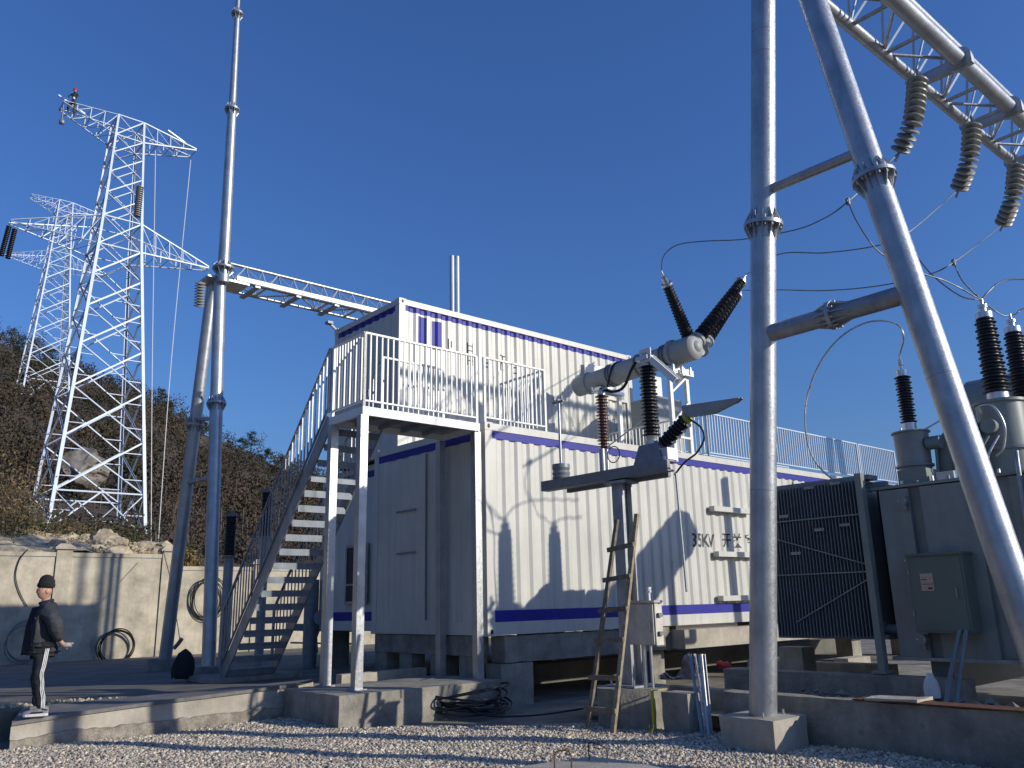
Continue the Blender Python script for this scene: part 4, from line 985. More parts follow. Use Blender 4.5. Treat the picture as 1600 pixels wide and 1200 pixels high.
# high-voltage bushings in a row
HB = []
for k, x in enumerate((13.62, 14.79)):
    y = 4.49; zt_ = 5.80; zb_ = 4.42
    part('turret', MB().lathe((x,y,ZT1+.046),(x,y,9), [(0,.34),(.45,.34),(.46,.38),(.50,.38),(.51,.33),(1.16,.33),(1.17,.37),(1.21,.37)], 28), trafo, tf, smooth=30)
    part('bushing_collar', MB().lathe((x,y,4.355),(x,y,9), [(0,.20),(.02,.20),(.03,.15),(.14,.15)], 20), alu, tf, smooth=30)
    part('high_voltage_bushing', MB().lathe((x,y,zb_+.07),(x,y,zt_-.12), [(t,r*(1-.25*t/1.2)) for t, r in ins_profile(1.2,.135,.20,22)], 24), black_ins, tf, smooth=25)
    part('bushing_terminal', MB().lathe((x,y,5.685),(x,y,9), [(0,.12),(.09,.12),(.10,.05),(.16,.05),(.17,.07),(.22,.07),(.23,.025),(.32,.025)], 14), alu, tf, smooth=30)
    part('turret_box', MB().cyl((x-.30,y+.05,3.95),(x-.46,y+.05,3.95),.11,n=16), trafo, tf, smooth=30)
    HB.append(V((x,y,5.99)))
part('gas_pipe', MB().tube(spline([(13.3,5.3,ZT1+.1),(13.25,5.2,3.75),(13.3,5.0,3.95),(13.35,4.75,3.95)]),.13,14), trafo, tf, smooth=50)
part('relief_pipe', MB().tube(spline([(13.2,4.62,4.15),(13.15,4.6,4.25),(13.1,4.4,4.2),(13.1,4.3,3.9),(13.15,4.38,3.6),(13.2,4.5,3.5)]),.018,8), alu, tf, smooth=50)
part('pressure_valve', MB().lathe((13.0,4.78,ZT1+.046),(13,4.78,9), [(0,.10),(.1,.10),(.12,.14),(.2,.14),(.24,.08),(.32,.08)], 16).cyl((13.0,5.0,4.35),(13.0,4.7,4.32),.04,n=10).cyl((13.0,4.9,4.2),(13.0,4.9,4.5),.025,n=8), alu, tf, smooth=30)
for k in range(4): part('small_pipe', MB().tube(spline([(12.9+.1*k,4.95-.1*k,3.15),(12.85+.1*k,4.9-.1*k,3.5),(12.95+.1*k,4.75-.1*k,3.8)]),.02,8), alu if k%2 else trafo, tf, smooth=50)
# conservator lying along the far side
cz0 = AX(1507,600,17.5)
cons = MB().lathe((17.5,6.35,5.15),(17.5,2.4,5.15), [(0,.30),(.04,.42),(.12,.50),(3.8,.50),(3.9,.42),(3.95,.3)], 30)
part('conservator', cons, trafo, tf, smooth=35)
part('conservator_bracket', MB().box((17.3,5.5,3.1),(17.45,5.65,4.7)).box((17.3,3.2,3.1),(17.45,3.35,4.7)).box((16.5,5.5,3.1),(17.3,5.6,3.2)).box((16.5,3.2,3.1),(17.3,3.3,3.2)), trafo, tf)
# side piping on the near end of the tank
for k, y in enumerate((3.95,3.8,3.62,3.42)):
    part('riser_pipe', MB().tube(spline([(XT-.2,y,ZT0+.05),(XT-.22,y,1.8),(XT-.2,y-.02,3.1),(XT-.1,y,3.4+.1*k)]),.03+.01*(k%2),10), trafo if k%2 else galv_dull, tf, smooth=50)
b_ = MB()
for k in range(26): b_.box((XT+.3,YT0-.75,1.0),(XT+.31,YT0-.1,3.3)) if k == 0 else b_.box((XT+.3+k*.06,YT0-.75,1.0),(XT+.314+k*.06,YT0-.1,3.3))
part('radiator_block', b_, trafo_dk, tf)
ox = thing('oil_bottle', 'pale rounded breather bottle in the dark under the transformer', 'breather', AX(1460,1095,XT-.6))
p = AX(1458,1090,XT-.6)
part('body', MB().lathe(p, p+V((0,0,1)), [(0,.10),(.12,.10),(.2,.085),(.26,.05),(.3,.04)], 16), white_c, ox, smooth=30)
for k, (pa, pb, pc) in enumerate((((1500,985),(1488,1040),(1478,1100)),((1510,985),(1500,1050),(1492,1108)),((1475,1098),(1478,1107),(1482,1112)))):
    solo('flexible_conduit', MB().tube(spline([AX(*pa,XT-.45),AX(*pb,XT-.7),AX(*pc,XT-1.2)]),.028,8), trafo_dk, ('bent flexible conduit dropping from the tank to the pit, left one','bent flexible conduit dropping from the tank to the pit, right one','short conduit stub at the pit edge')[k], 'conduit', smooth=50)
solo('shadow_column', MB().cyl((19.15,6.3,-.1),(19.15,6.3,6.4),.13,n=20), galv, 'added steel column behind the high-voltage bushings, there to shade a band of the container', 'column', smooth=40)  # column added to cast the upright shadow band on the container side
for k, (x, y, w) in enumerate(((14.6,8.6,.6),(15.4,8.0,.8),(16.4,8.9,.9))):
    solo('site_rubble', MB().box((x,y,-.1),(x+w,y+.3,.18+.1*k)), white_c if k == 1 else conc, ('pale stone block in the sun under the radiator, left','white foam block in the sun beneath the transformer','pale slab in the sun beyond the pit')[k], 'block')
solo('red_bag', MB().lathe(AX(1120,1036,13.2), AX(1145,1044,13.2), [(0,.03),(.06,.07),(.13,.05),(.2,.085),(.28,.05),(.33,.02)], 7), red_m, 'small crumpled red bag under the container beam', 'bag', smooth=60)

# ------------------------------------------------------------------ conductors
def wire(label, pts, r=.011, m_=cond_m, cat='cable', k=10):
    return solo('conductor', MB().tube(spline(pts, k), r, 6), m_, label, cat, smooth=60)
E1, E2, E3 = ends
def mixz(a, b, f, sag): p = a+(b-a)*f; p.z -= sag; return p
T1, T2, T3 = vb
J1 = AD(1325,315,12.8); J2 = AD(1417,365,13.4); J3 = AD(1490,410,13.8)
wire('slack conductor from the nearest insulator string to the left breaker bushing', [E1, J1, AD(1280,345,13.4), AD(1235,361,14.0), AD(1160,374,15.2), AD(1100,377,15.9), AD(1058,383,16.5), AD(1037,400,16.9), T1])
wire('slack conductor from the middle insulator string to the right breaker bushing', [E2, J2, AD(1370,384,14.0), AD(1290,395,14.9), AD(1215,398,15.8), T2])
wire('slack conductor from the rightmost insulator string to the rear breaker bushing', [E3, J3, AD(1440,432,14.4), AD(1370,447,15.0), AD(1290,454,15.8), AD(1215,453,16.6), T3])
wire('drop wire joining the nearest string to the first transformer bushing', [J1, AD(1340,348,12.6), AD(1372,392,12.5), AD(1420,420,12.6), AD(1480,440,12.8), HB[0]])
wire('drop wire joining the middle string to the first transformer bushing cap', [J2, AD(1425,388,13.1), AD(1455,428,12.9), AD(1500,462,12.9), HB[0]])
wire('drop wire joining the rightmost string to the second transformer bushing', [J3, AD(1505,440,13.6), AD(1540,474,13.6), AD(1565,492,13.7), HB[1]])
wire('jumper arching from the first transformer bushing out of frame', [HB[0], AD(1545,455,13.1), AD(1562,441,13.3), AD(1590,436,13.6), AD(1650,440,14.2)], .014)
wire('jumper arching from the second transformer bushing out of frame', [HB[1], AD(1588,490,13.8), AD(1600,482,13.9), AD(1640,478,14.2)], .014)
for i, J in enumerate((J1,J2,J3)):
    solo('wire_clamp', MB().bar(J+V((0,0,.05)),J-V((0,0,.05)),.05).bar(J+V((.05,0,0)),J-V((.05,0,0)),.03), grey_steel, ('left','middle','right')[i]+' T-clamp on the slack conductors below the truss', 'clamp')
wire('big hanging loop of bare conductor from the neutral bushing down behind the radiator', [NB, AD(1412,528,12.9), AD(1403,508,12.95), AD(1380,501,13.0), AD(1348,506,13.1), AD(1312,528,13.2), AD(1282,566,13.3), AD(1262,616,13.3), AD(1258,662,13.2), AD(1266,706,13.1), AD(1284,734,13.0), AD(1300,748,12.9)], .014, cond_br)
solo('rod_insulator', MB().lathe(AD(1519,112,15), AD(1546,142,15), ins_profile((AD(1546,142,15)-AD(1519,112,15)).length,.03,.07,7), 14), black_ins, 'small dark ribbed insulator on top of the big truss', 'insulator', smooth=25)

# ------------------------------------------------------------------ rear arresters, bag, boundary wall
for k, (pt, pm_, D, pb) in enumerate((((359,806),(358,868),20.5,1012),((416,768),(414,838),22.0,1012))):
    a = AD(*pm_, D); b = AD(pt[0], pt[1], D); a = V((a.x,a.y,a.z)); 
    t = thing('post_arrester', ('black ribbed arrester on a zinc pipe left of the stair','black ribbed arrester half hidden behind the stair railing')[k], 'arrester', (a.x,a.y,.2))
    part('pipe', MB().cyl((a.x,a.y,.1),(a.x,a.y,a.z),.115,n=20), galv_dull, t, smooth=40)
    insulator('insulator_body', t, a, (a.x,a.y,b.z), .115, .17, 17, black_ins)
    part('cap', MB().cyl((a.x,a.y,b.z),(a.x,a.y,b.z+.06),.16,n=18).cyl((a.x,a.y,b.z+.06),(a.x,a.y,b.z+.16),.05,n=10), grey_steel, t, smooth=30)
    part('base_flange', MB().cyl((a.x,a.y,a.z-.03),(a.x,a.y,a.z-.002),.19,n=18), galv_dull, t, smooth=30)
c = AD(484,1015,19.5)
t = thing('valve_column', 'dark pipe column with a round handwheel seen through the stair', 'column', (c.x,c.y,.2))
part('pipe', MB().cyl((c.x,c.y,.1),(c.x,c.y,AD(486,905,19.5).z),.17,n=20), grey_steel, t, smooth=40)
w = AD(502,965,19.3); part('handwheel', MB().cyl(w-V((.03,.03,0)),w+V((.03,.03,0)),.17,n=18).bar(w+V((0,0,.1)),AD(512,952,19.3)+V((0,0,.15)),.03), grey_steel, t, smooth=30)
bb_ = thing('low_gangway', 'low dark steel gangway with handrail behind the stair', 'gangway', (9.0,19.0,.2))
ga, gb = AD(455,980,19.8), AD(560,982,19.8)
bar('deck_beam', bb_, ga, gb, .12, .16, grey_steel); bar('deck_beam', bb_, ga-V((0,0,.35)), gb-V((0,0,.35)), .04, .04, grey_steel)
bar('strut', bb_, AD(497,984,19.8), AD(476,1040,19.8), .07, .07, grey_steel); bar('strut', bb_, AD(493,984,19.8), AD(495,1020,19.8), .05, .05, grey_steel)
wf = thing('window_frame', 'pale metal window frame in the shaded container end behind the posts', 'window', (9.88,16.8,1.8))
part('frame', MB().box((9.86,16.3,1.65),(9.885,16.36,2.95)).box((9.86,17.2,1.65),(9.885,17.26,2.95)).box((9.86,16.36,2.89),(9.885,17.2,2.95)).box((9.86,16.36,1.65),(9.885,17.2,1.71)).box((9.86,16.36,2.05),(9.885,17.2,2.09)), galv_dull, wf)
part('pane', MB().box((9.875,16.36,1.71),(9.89,17.2,2.89)), black_ink, wf)

bc = AZ(286,1060,.345)
bk_ = thing('backpack', 'black backpack slumped on the ground by the left gantry foot', 'backpack', bc)
m1 = MB().lathe(bc, bc+V((0,0,1)), [(0,.15),(.04,.19),(.2,.20),(.36,.18),(.46,.12),(.52,.05),(.54,.01)], 16)
o = part('body', m1, cloth_k, bk_, smooth=60); 
for v in o.data.vertices: v.co.y = bc.y+(v.co.y-bc.y)*.75; v.co += noise.noise_vector(v.co*9)*.02
part('strap', MB().tube(spline([bc+V((-.17,-.08,.4)),bc+V((-.26,-.12,.2)),bc+V((-.24,-.1,.02))]),.018,6), cloth_k, bk_, smooth=50)
solo('cable_reel_end', MB().tube(spline([AD(272,1013,24),AD(279,1005,24),AD(284,998,24)]),.06,8), grey_steel, 'dark rag tied to a cord at the wall foot between the gantry pipes', 'rag', smooth=50)
solo('thin_cord', MB().tube(spline([AD(255,860,30),AD(266,905,28),AD(275,960,26),AD(281,1000,24)]),.012,5), cable_m, 'thin dark cord slanting down the wall behind the left gantry pipe', 'cord')

def WY(px, py): return AY(px, py, YW)
zw1 = WY(150,864).z; zw2 = WY(400,886).z
pxs = (97, 262)
px1 = WY(97,900).x; px2 = WY(262,900).x; sp_ = px2-px1
wl = thing('boundary_wall', 'tall pale rendered boundary wall with capped pillars behind the yard', 'wall', (px2,YW,0))
i = -6
cols = []
while True:
    x = px2 + i*sp_
    if x > 34: break
    cols.append((i, x)); i += 1
for (i, x), (_, xn) in zip(cols, cols[1:]):
    zt_ = zw1 if i < 0 else zw2
    part('wall_panel', MB().box((x+.25,YW,-.1),(xn-.25,YW+.2,zt_-.14)), conc_wall, wl)
    part('coping', MB().box((x+.25,YW-.03,zt_-.14),(xn-.25,YW+.23,zt_)), conc_wall, wl)
    part('wall_joint', MB().box((x+.25,YW-.004,zt_-.165),(xn-.25,YW+.0,zt_-.142)), grey_steel, wl)
for i, x in cols:
    zt_ = (zw1 if i <= 0 else zw2)+.10
    part('pillar', MB().box((x-.245,YW-.06,-.1),(x+.245,YW+.26,zt_)), conc_wall, wl)
    cp = MB(); a = .32; cp.add([(x-a,YW-.14,zt_+.002),(x+a,YW-.14,zt_+.002),(x+a,YW+.34,zt_+.002),(x-a,YW+.34,zt_+.002),(x-a,YW-.14,zt_+.07),(x+a,YW-.14,zt_+.07),(x+a,YW+.34,zt_+.07),(x-a,YW+.34,zt_+.07),(x-.15,YW-.0,zt_+.2),(x+.15,YW-.0,zt_+.2),(x+.15,YW+.2,zt_+.2),(x-.15,YW+.2,zt_+.2)],
           [(3,2,1,0),(0,1,5,4),(1,2,6,5),(2,3,7,6),(3,0,4,7),(4,5,9,8),(5,6,10,9),(6,7,11,10),(7,4,8,11),(8,9,10,11)])
    part('pillar_cap', cp, conc_wall, wl)
    part('pillar_joint', MB().box((x-.275,YW-.01,.0 if i != 0 else 1.6),(x-.25,YW-.002,zt_-.1)), grey_steel, wl)
def coil(label, px, py, y, R, r, n, tilt=(0,1,.15), sq=1.0, m_=cable_m):
    c = AY(px, py, y); t = thing('cable_coil', label, 'cable coil', (c.x,y,c.z-R))
    for k in range(n):
        part('turn', MB().torus((c.x+random.uniform(-.07,.07),y-.02*k,c.z+random.uniform(-.1,.06)),tilt,R*random.uniform(.9,1.05),r,36,6,R*sq*random.uniform(.9,1.05)), m_, t, smooth=40)
coil('coil of thin black cable hung on the wall between gantry pipe and arrester', 324, 935, YW-.1, .62, .017, 6, sq=1.2)
coil('coil of dark cable leaning at the wall foot in the gantry shadow', 182, 1010, YW-.15, .58, .02, 5, sq=1.0)
coil('faint cable coil leaning at the shaded wall foot behind the man', 40, 1003, YW-.15, .60, .018, 3, sq=1.1, m_=grey_steel)
solo('hanging_cable', MB().tube(spline([WY(43,858),WY(30,875),WY(24,900),WY(30,925),WY(42,948)]),.018,6).translate if False else MB().tube(spline([WY(43,858)-V((0,.08,0)),WY(30,875)-V((0,.05,0)),WY(24,900)-V((0,.05,0)),WY(30,925)-V((0,.05,0)),WY(42,948)-V((0,.05,0))]),.018,6), cable_m, 'thin cable hooked over the wall coping at the far left', 'cable', smooth=40)
solo('wall_foot_pipe', MB().tube([AY(205,1030,YW-.3),AY(345,1033,YW-.3)],.04,8), white_c, 'pale thin pipe lying along the wall foot', 'pipe', smooth=40)

# rebar plate at the bottom edge
pt_ = [AZ(px, py, .06) for px, py in ((800,1200),(862,1190),(925,1182),(985,1189),(1045,1202),(1000,1260),(860,1265))]
sl = MB(); n = len(pt_); sl.add(pt_+[p-V((0,0,.12)) for p in pt_], [tuple(range(n))[::-1], tuple(range(n,2*n))]+[(k,(k+1)%n,n+(k+1)%n,n+k) for k in range(n)])
pl_ = thing('cover_slab', 'pale concrete cover slab in the gravel with four bent lifting bars', 'concrete slab', (pt_[0].x+.3,pt_[0].y-.3,-.06)); part('slab', sl, conc, pl_)
for (ax_, bx_, hy) in (((867,1204),(893,1203),1170),((921,1190),(949,1194),1162)):
    a, b = AZ(*ax_,.05), AZ(*bx_,.05); h_ = .17
    if hy == 1162: pts = [a, a+V((0,0,h_)), a*.5+b*.5+V((0,0,h_+.0)), b+V((0,0,h_*.75)), b]
    else: pts = [a, a+V((0,0,h_*.75)), a*.75+b*.25+V((0,0,h_)), a*.25+b*.75+V((0,0,h_)), b+V((0,0,h_*.75)), b]
    part('lifting_bar', MB().tube(spline(pts,5), .007, 6), rust, pl_, smooth=40)

# ------------------------------------------------------------------ lattice towers
def tower(C0, zf, group, label, feet=(0,0,0,0), rot=0):
    t = thing('lattice_tower', label, 'pylon', C0, group)
    C0 = V(C0)
    HT = 34.2
    prof = [(0,3.25),(22.3,1.62),(28,1.30),(34.2,1.02)]
    def hw(z):
        for (z0,w0),(z1,w1) in zip(prof, prof[1:]):
            if z <= z1: return w0+(w1-w0)*(z-z0)/(z1-z0)
        return prof[-1][1]
    lv = [2.6,6.6,10.4,13.8,16.9,19.7,22.3,24.8,26.9,28.8,30.6,32.3,34.2]
    def cpt(i, z):
        w = hw(z); sx, sy = ((-1,-1),(1,-1),(1,1),(-1,1))[i]; return C0+V((sx*w,sy*w,z))
    for i in range(4):
        b = -feet[i]
        zs = [b,8.0,22.3,28.0,34.2]
        for z0,z1,w in zip(zs, zs[1:], (.24,.22,.19,.16)): bar('leg', t, cpt(i,max(z0,-3)) if z0>=0 else cpt(i,0)+V((((-1,1,1,-1)[i])*-z0*.1*1,((-1,-1,1,1)[i])*-z0*.1,z0)), cpt(i,z1), w, w, galv_lat, 'angle', (0,PI/2,PI,-PI/2)[i])
    for i in range(4):
        j = (i+1) % 4
        bar('horizontal', t, cpt(i,2.6), cpt(j,2.6), .11, .11, galv_lat, 'angle')
        # splayed foot bracing
        mdl = (cpt(i,2.6)+cpt(j,2.6))/2
        fi = cpt(i,0)+V((0,0,-feet[i])); fj = cpt(j,0)+V((0,0,-feet[j]))
        bar('brace', t, fi, mdl, .11, .11, galv_lat, 'angle'); bar('brace', t, fj, mdl, .11, .11, galv_lat, 'angle')
        for ff, cc in ((fi,cpt(i,2.6)),(fj,cpt(j,2.6))):
            bar('brace', t, (ff+mdl)/2, (ff+cc)/2, .07, .07, galv_lat, 'angle'); bar('brace', t, (ff+mdl)/2, cc, .07, .07, galv_lat, 'angle')
        for k, (z0, z1) in enumerate(zip(lv, lv[1:])):
            w = .12 if z0 < 22 else .09
            bar('brace', t, cpt(i,z0), cpt(j,z1), w, w, galv_lat, 'angle'); bar('brace', t, cpt(j,z0), cpt(i,z1), w, w, galv_lat, 'angle')
            if z0 < 19:   # redundant members
                wa, wb = hw(z0), hw(z1); f = wa/(wa+wb); X_ = cpt(i,z0)+(cpt(j,z1)-cpt(i,z0))*f
                for a in (i, j):
                    m0 = (cpt(a,z0)+X_)/2; m1 = cpt(a,z0+(z1-z0)*f*.5)
                    bar('brace', t, m0, m1, .06, .06, galv_lat, 'angle')
                    m2 = (cpt(a,z1)+X_)/2; bar('brace', t, m2, cpt(a,z0+(z1-z0)*(.5+f*.5)), .06, .06, galv_lat, 'angle')
        for z in (22.3,24.8,32.3,34.2): bar('horizontal', t, cpt(i,z), cpt(j,z), .09, .09, galv_lat, 'angle')
    # cross arms
    def arm(sx, zb_, zt_, xt, ztip, tw, nseg):
        tb = {}
        for sy in (-1, 1):
            i = {(-1,-1):0,(1,-1):1,(1,1):2,(-1,1):3}[(sx,sy)]
            root_b, root_t = cpt(i,zb_), cpt(i,zt_)
            tip = C0+V((sx*xt, sy*tw, ztip)); tb[sy] = (root_b, root_t, tip)
            bar('arm_chord', t, root_b, tip, .10, .10, galv_lat, 'angle'); bar('arm_chord', t, root_t, tip+V((0,0,.12)), .10, .10, galv_lat, 'angle')
            for k in range(1, nseg):
                f = k/nseg; a = root_b+(tip-root_b)*f; b = root_t+(tip-root_t)*f; c = root_t+(tip-root_t)*((k-1)/nseg)
                bar('arm_lacing', t, a, b, .055, .055, galv_lat, 'angle'); bar('arm_lacing', t, a, c, .055, .055, galv_lat, 'angle')
        for k in range(nseg+1):
            f = k/nseg
            for q in (0, 1):
                a = tb[-1][q]+(tb[-1][2]-tb[-1][q])*f; b = tb[1][q]+(tb[1][2]-tb[1][q])*f
                bar('arm_lacing', t, a, b, .055, .055, galv_lat, 'angle')
                if k < nseg and q == 0:
                    f2 = (k+1)/nseg; b2 = tb[1][q]+(tb[1][2]-tb[1][q])*f2; bar('arm_lacing', t, a, b2, .05, .05, galv_lat, 'angle')
        return C0+V((sx*xt,0,ztip))
    tips = [arm(-1,22.3,24.8,7.5,22.9,.35,5), arm(1,22.3,24.8,7.6,22.9,.35,5), arm(-1,32.3,34.2,5.1,33.9,.75,4), arm(1,32.3,34.2,5.6,33.4,.75,4)]
    return t, tips

base = AD(150,826,60.5); D1 = 60.5
tc = V((base.x, base.y+2.8, HZ(base.x, base.y+2.8)))
tc.z = AD(150,826,60.5).z
tw1, tips = tower((tc.x,tc.y,tc.z), 0, 'lattice pylons on the hillside', 'tall near lattice pylon with a worker on its top arm, left of the mast', (0.2,.6,.4,.2))
b2 = AD(72,610,131)
tw2, tips2 = tower((b2.x,b2.y+3,b2.z-1.0), 0, 'lattice pylons on the hillside', 'smaller distant lattice pylon at far left on the wooded slope', (1.5,1.5,1.5,1.5))
TC = V(tw1.location)
def hang(label, top, L, r, n, grp, m_=green_ins, cat='insulator', skew=V((0,0,0))):
    disc_string(label, [top, top+V((0,0,-L/2))+skew*.5, top+V((0,0,-L))+skew], r, m_, grp, n)
d_l = tips[0]
hang('left of two dark insulator strings under the near pylon arm', d_l+V((-.1,-.5,-.5)), 2.5, .19, 17, 'twin strings on the pylon arm', black_ins, skew=V((-.25,0,0)))
hang('right of two dark insulator strings under the near pylon arm', d_l+V((.35,-.1,-.45)), 2.5, .19, 17, 'twin strings on the pylon arm', black_ins, skew=V((-.2,0,0)))
hang('single insulator string hanging inside the near pylon body edge', AD(219,291,57.5), 2.3, .24, 15, None, green_ins)
for i, (pa, pb, pc) in enumerate((((243,235),(238,560),(236,850)),((298,250),(268,560),(247,850)))):
    A = AD(pa[0],pa[1],59); B = AD(pc[0],pc[1],50); Mv = AD(pb[0],pb[1],55)
    solo('tower_rope', MB().tube(spline([A,Mv,B],8),.022,5), white_c, ('left','right')[i]+' hoisting rope hanging from the top arm of the near pylon', 'rope')
hk = tips[2]
solo('hoist_block', MB().cyl(hk+V((0,-.7,-.3)),hk+V((.05,-.7,-1.6)),.06,n=8).lathe(hk+V((.05,-.7,-1.6)),hk+V((.05,-.7,-3)),[(0,.08),(.1,.2),(.35,.2),(.45,.06)],10), grey_steel, 'small pulley block hanging from the left end of the top arm', 'pulley block')
for p, n_ in ((tips[3]+V((-1.6,-.7,.35)),'right'),(tips[2]+V((.7,.6,.5)),'left')):
    solo('line_fitting', MB().bar(p+V((-.9,0,.7)),p+V((1.2,0,-.2)),.1).cyl(p+V((.2,0,0)),p+V((.8,0,-.1)),.16,n=8).bar(p+V((.3,-.3,-.4)),p+V((-.4,.4,-.9)),.08), alu, 'jumble of line fittings on the %s top arm of the near pylon' % n_, 'fitting')

# ------------------------------------------------------------------ figures
def skin_fig(name, verts, edges, radii, m_, parent=None, sub=2, root=0):
    me = bpy.data.meshes.new(name); me.from_pydata([tuple(v) for v in verts], edges, [])
    ob = bpy.data.objects.new(name, me); COL.objects.link(ob)
    ob.modifiers.new('s', 'SKIN'); 
    if not me.skin_vertices: me.attributes
    sv = me.skin_vertices[0].data if me.skin_vertices else None
    for i, r in enumerate(radii):
        r = r if isinstance(r, tuple) else (r, r); sv[i].radius = r
    sv[root].use_root = True
    md = ob.modifiers.new('u', 'SUBSURF'); md.levels = sub; md.render_levels = sub
    dg = bpy.context.evaluated_depsgraph_get(); dg.update()
    res = bpy.data.meshes.new_from_object(ob.evaluated_get(dg)); bpy.data.objects.remove(ob)
    res.polygons.foreach_set('use_smooth', [True]*len(res.polygons)); res.materials.clear()
    return part(name, res, m_, parent)

shoe_m = mat('grey_sneaker', (0.22, 0.22, 0.23), 0.6, 0, .3, 25)
def man(P, face, s=1.0, turn=0.0):
    """standing man; local: F forward, Rr his right"""
    F = V((math.cos(face), math.sin(face), 0)); Rr = V((F.y, -F.x, 0))
    ct_, st_ = math.cos(turn), math.sin(turn)
    def LH(f, r, z): f -= .045; return L(.045+f*ct_+r*st_, -f*st_+r*ct_, z)
    def L(f, r, z): return P + (F*f + Rr*r + V((0,0,z)))*s
    t = thing('person', 'man in black beanie, dark jacket and white-striped black trousers standing on the kerb', 'person', P)
    # body: one continuous skin figure
    J = dict(pel=(0,0,.93), bel=(.01,0,1.08), che=(0,0,1.28), nec=(.02,0,1.45), hd0=(.045,0,1.53), 
             shR=(-.01,.17,1.40), elR=(-.02,.22,1.13), wrR=(.08,.20,.92), haR=(.11,.19,.86),
             shL=(-.01,-.17,1.40), elL=(-.12,-.25,1.14), wrL=(-.21,-.20,.93), haL=(-.25,-.17,.90),
             hiR=(0,.09,.88), knR=(.03,.10,.49), anR=(-.01,.11,.09), hiL=(0,-.09,.88), knL=(.02,-.11,.49), anL=(-.05,-.12,.09))
    K = list(J); vs = [L(*J[k]) for k in K]; ix = {k:i for i,k in enumerate(K)}
    E_ = [('pel','bel'),('bel','che'),('che','nec'),('nec','hd0'),('che','shR'),('shR','elR'),('elR','wrR'),('wrR','haR'),('che','shL'),('shL','elL'),('elL','wrL'),('wrL','haL'),('pel','hiR'),('hiR','knR'),('knR','anR'),('pel','hiL'),('hiL','knL'),('knL','anL')]
    R_ = dict(pel=.12,bel=.12,che=.135,nec=.062,hd0=.058,shR=.06,elR=.042,wrR=.03,haR=.036,shL=.06,elL=.042,wrL=.03,haL=.036,hiR=.085,knR=.055,anR=.04,hiL=.085,knL=.055,anL=.04)
    skin_fig('body', vs, [(ix[a],ix[b]) for a,b in E_], [R_[k]*s for k in K], skin_m, t)
    # head as shaped lathe rings turned toward F with slight extra turn to the left side
    bm = bmesh.new(); bmesh.ops.create_uvsphere(bm, u_segments=24, v_segments=18, radius=1)
    for v in bm.verts:
        x, y, z = v.co
        f = x*.098; r = y*.074; zz = z*.122
        if z < -.2: f *= 1+.10*z; r *= 1+.38*(z+.2)
        if x > .3: f += -.010*(z > .25)
        # nose, brow, lips, chin
        if x > .5 and abs(y) < .22: f += .022*max(0,1-abs(z+.12)/.22)*(1-abs(y)/.22)
        if x > .5 and abs(y) < .5: f += .008*max(0,1-abs(z-.12)/.12) - .008*max(0,1-abs(z-.0)/.1)*(abs(y) > .15)
        if x > .5 and abs(y) < .3: f += .008*max(0,1-abs(z+.45)/.1); f += .010*max(0,1-abs(z+.82)/.2)
        v.co = LH(.06+f, r, 1.625+zz)
    me = bpy.data.meshes.new('head'); bm.to_mesh(me); bm.free(); me.polygons.foreach_set('use_smooth', [True]*len(me.polygons))
    hd = part('head', me, skin_m, t)
    for sgn in (-1, 1):
        part('eye', MB().lathe(LH(.146,.032*sgn,1.635), LH(.152,.032*sgn,1.635), [(0,.008),(.004,.006)], 8), black_ink, hd)
        part('ear', MB().lathe(LH(.045,.074*sgn,1.62), LH(.045,.088*sgn,1.62), [(0,.03),(.008,.032),(.014,.02)], 12), skin_m, hd, smooth=50)
    # fingers of both hands, closed loosely
    for side, w_, h_ in ((1,'wrR','haR'),(-1,'wrL','haL')):
        hp = V(J[h_]); dr = (hp-V(J[w_])).normalized(); b0 = hp+dr*.02; up = V((0,0,-.3)); 
        for k, (off, ln) in enumerate(((-.024,.060),(-.008,.070),(.008,.066),(.024,.052))):
            q0 = b0+V((0,0,off)); q1 = q0+dr*ln*.55; q2 = q1+(dr*.4+V((.1,-side*.8,0)))*ln*.6
            part('finger', MB().tube([L(*q0),L(*q1),L(*q2)], .0085, 8), skin_m, t, smooth=50)
        q0 = hp+V((.01,-side*.02,.02)); part('thumb', MB().tube([L(*q0),L(*(q0+V((.03,-side*.02,-.02)))),L(*(q0+V((.05,-side*.02,-.045))))], .010, 8), skin_m, t, smooth=50)
    # jacket
    JJ = dict(hem=(0,0,.82), wai=(0,0,.98), che=(-.005,0,1.22), col=(.0,0,1.42), nk=(.02,0,1.475),
              shR=(-.01,.16,1.385), elR=(-.02,.235,1.13), cuR=(.07,.215,.935), shL=(-.01,-.16,1.385), elL=(-.12,-.265,1.14), cuL=(-.20,-.21,.945))
    K = list(JJ); ix = {k:i for i,k in enumerate(K)}; vs = [L(*JJ[k]) for k in K]
    E_ = [('hem','wai'),('wai','che'),('che','col'),('col','nk'),('che','shR'),('shR','elR'),('elR','cuR'),('che','shL'),('shL','elL'),('elL','cuL')]
    R_ = dict(hem=.215,wai=.205,che=.20,col=.115,nk=.08,shR=.115,elR=.095,cuR=.062,shL=.115,elL=.10,cuL=.068)
    j = skin_fig('jacket', vs, [(ix[a],ix[b]) for a,b in E_], [R_[k]*s for k in K], cloth_j, t, 3, 1)
    for v in j.data.vertices: v.co += noise.noise_vector(v.co*6)*.018 + noise.noise_vector(V((v.co.x*14,v.co.y*14,v.co.z*26)))*.011
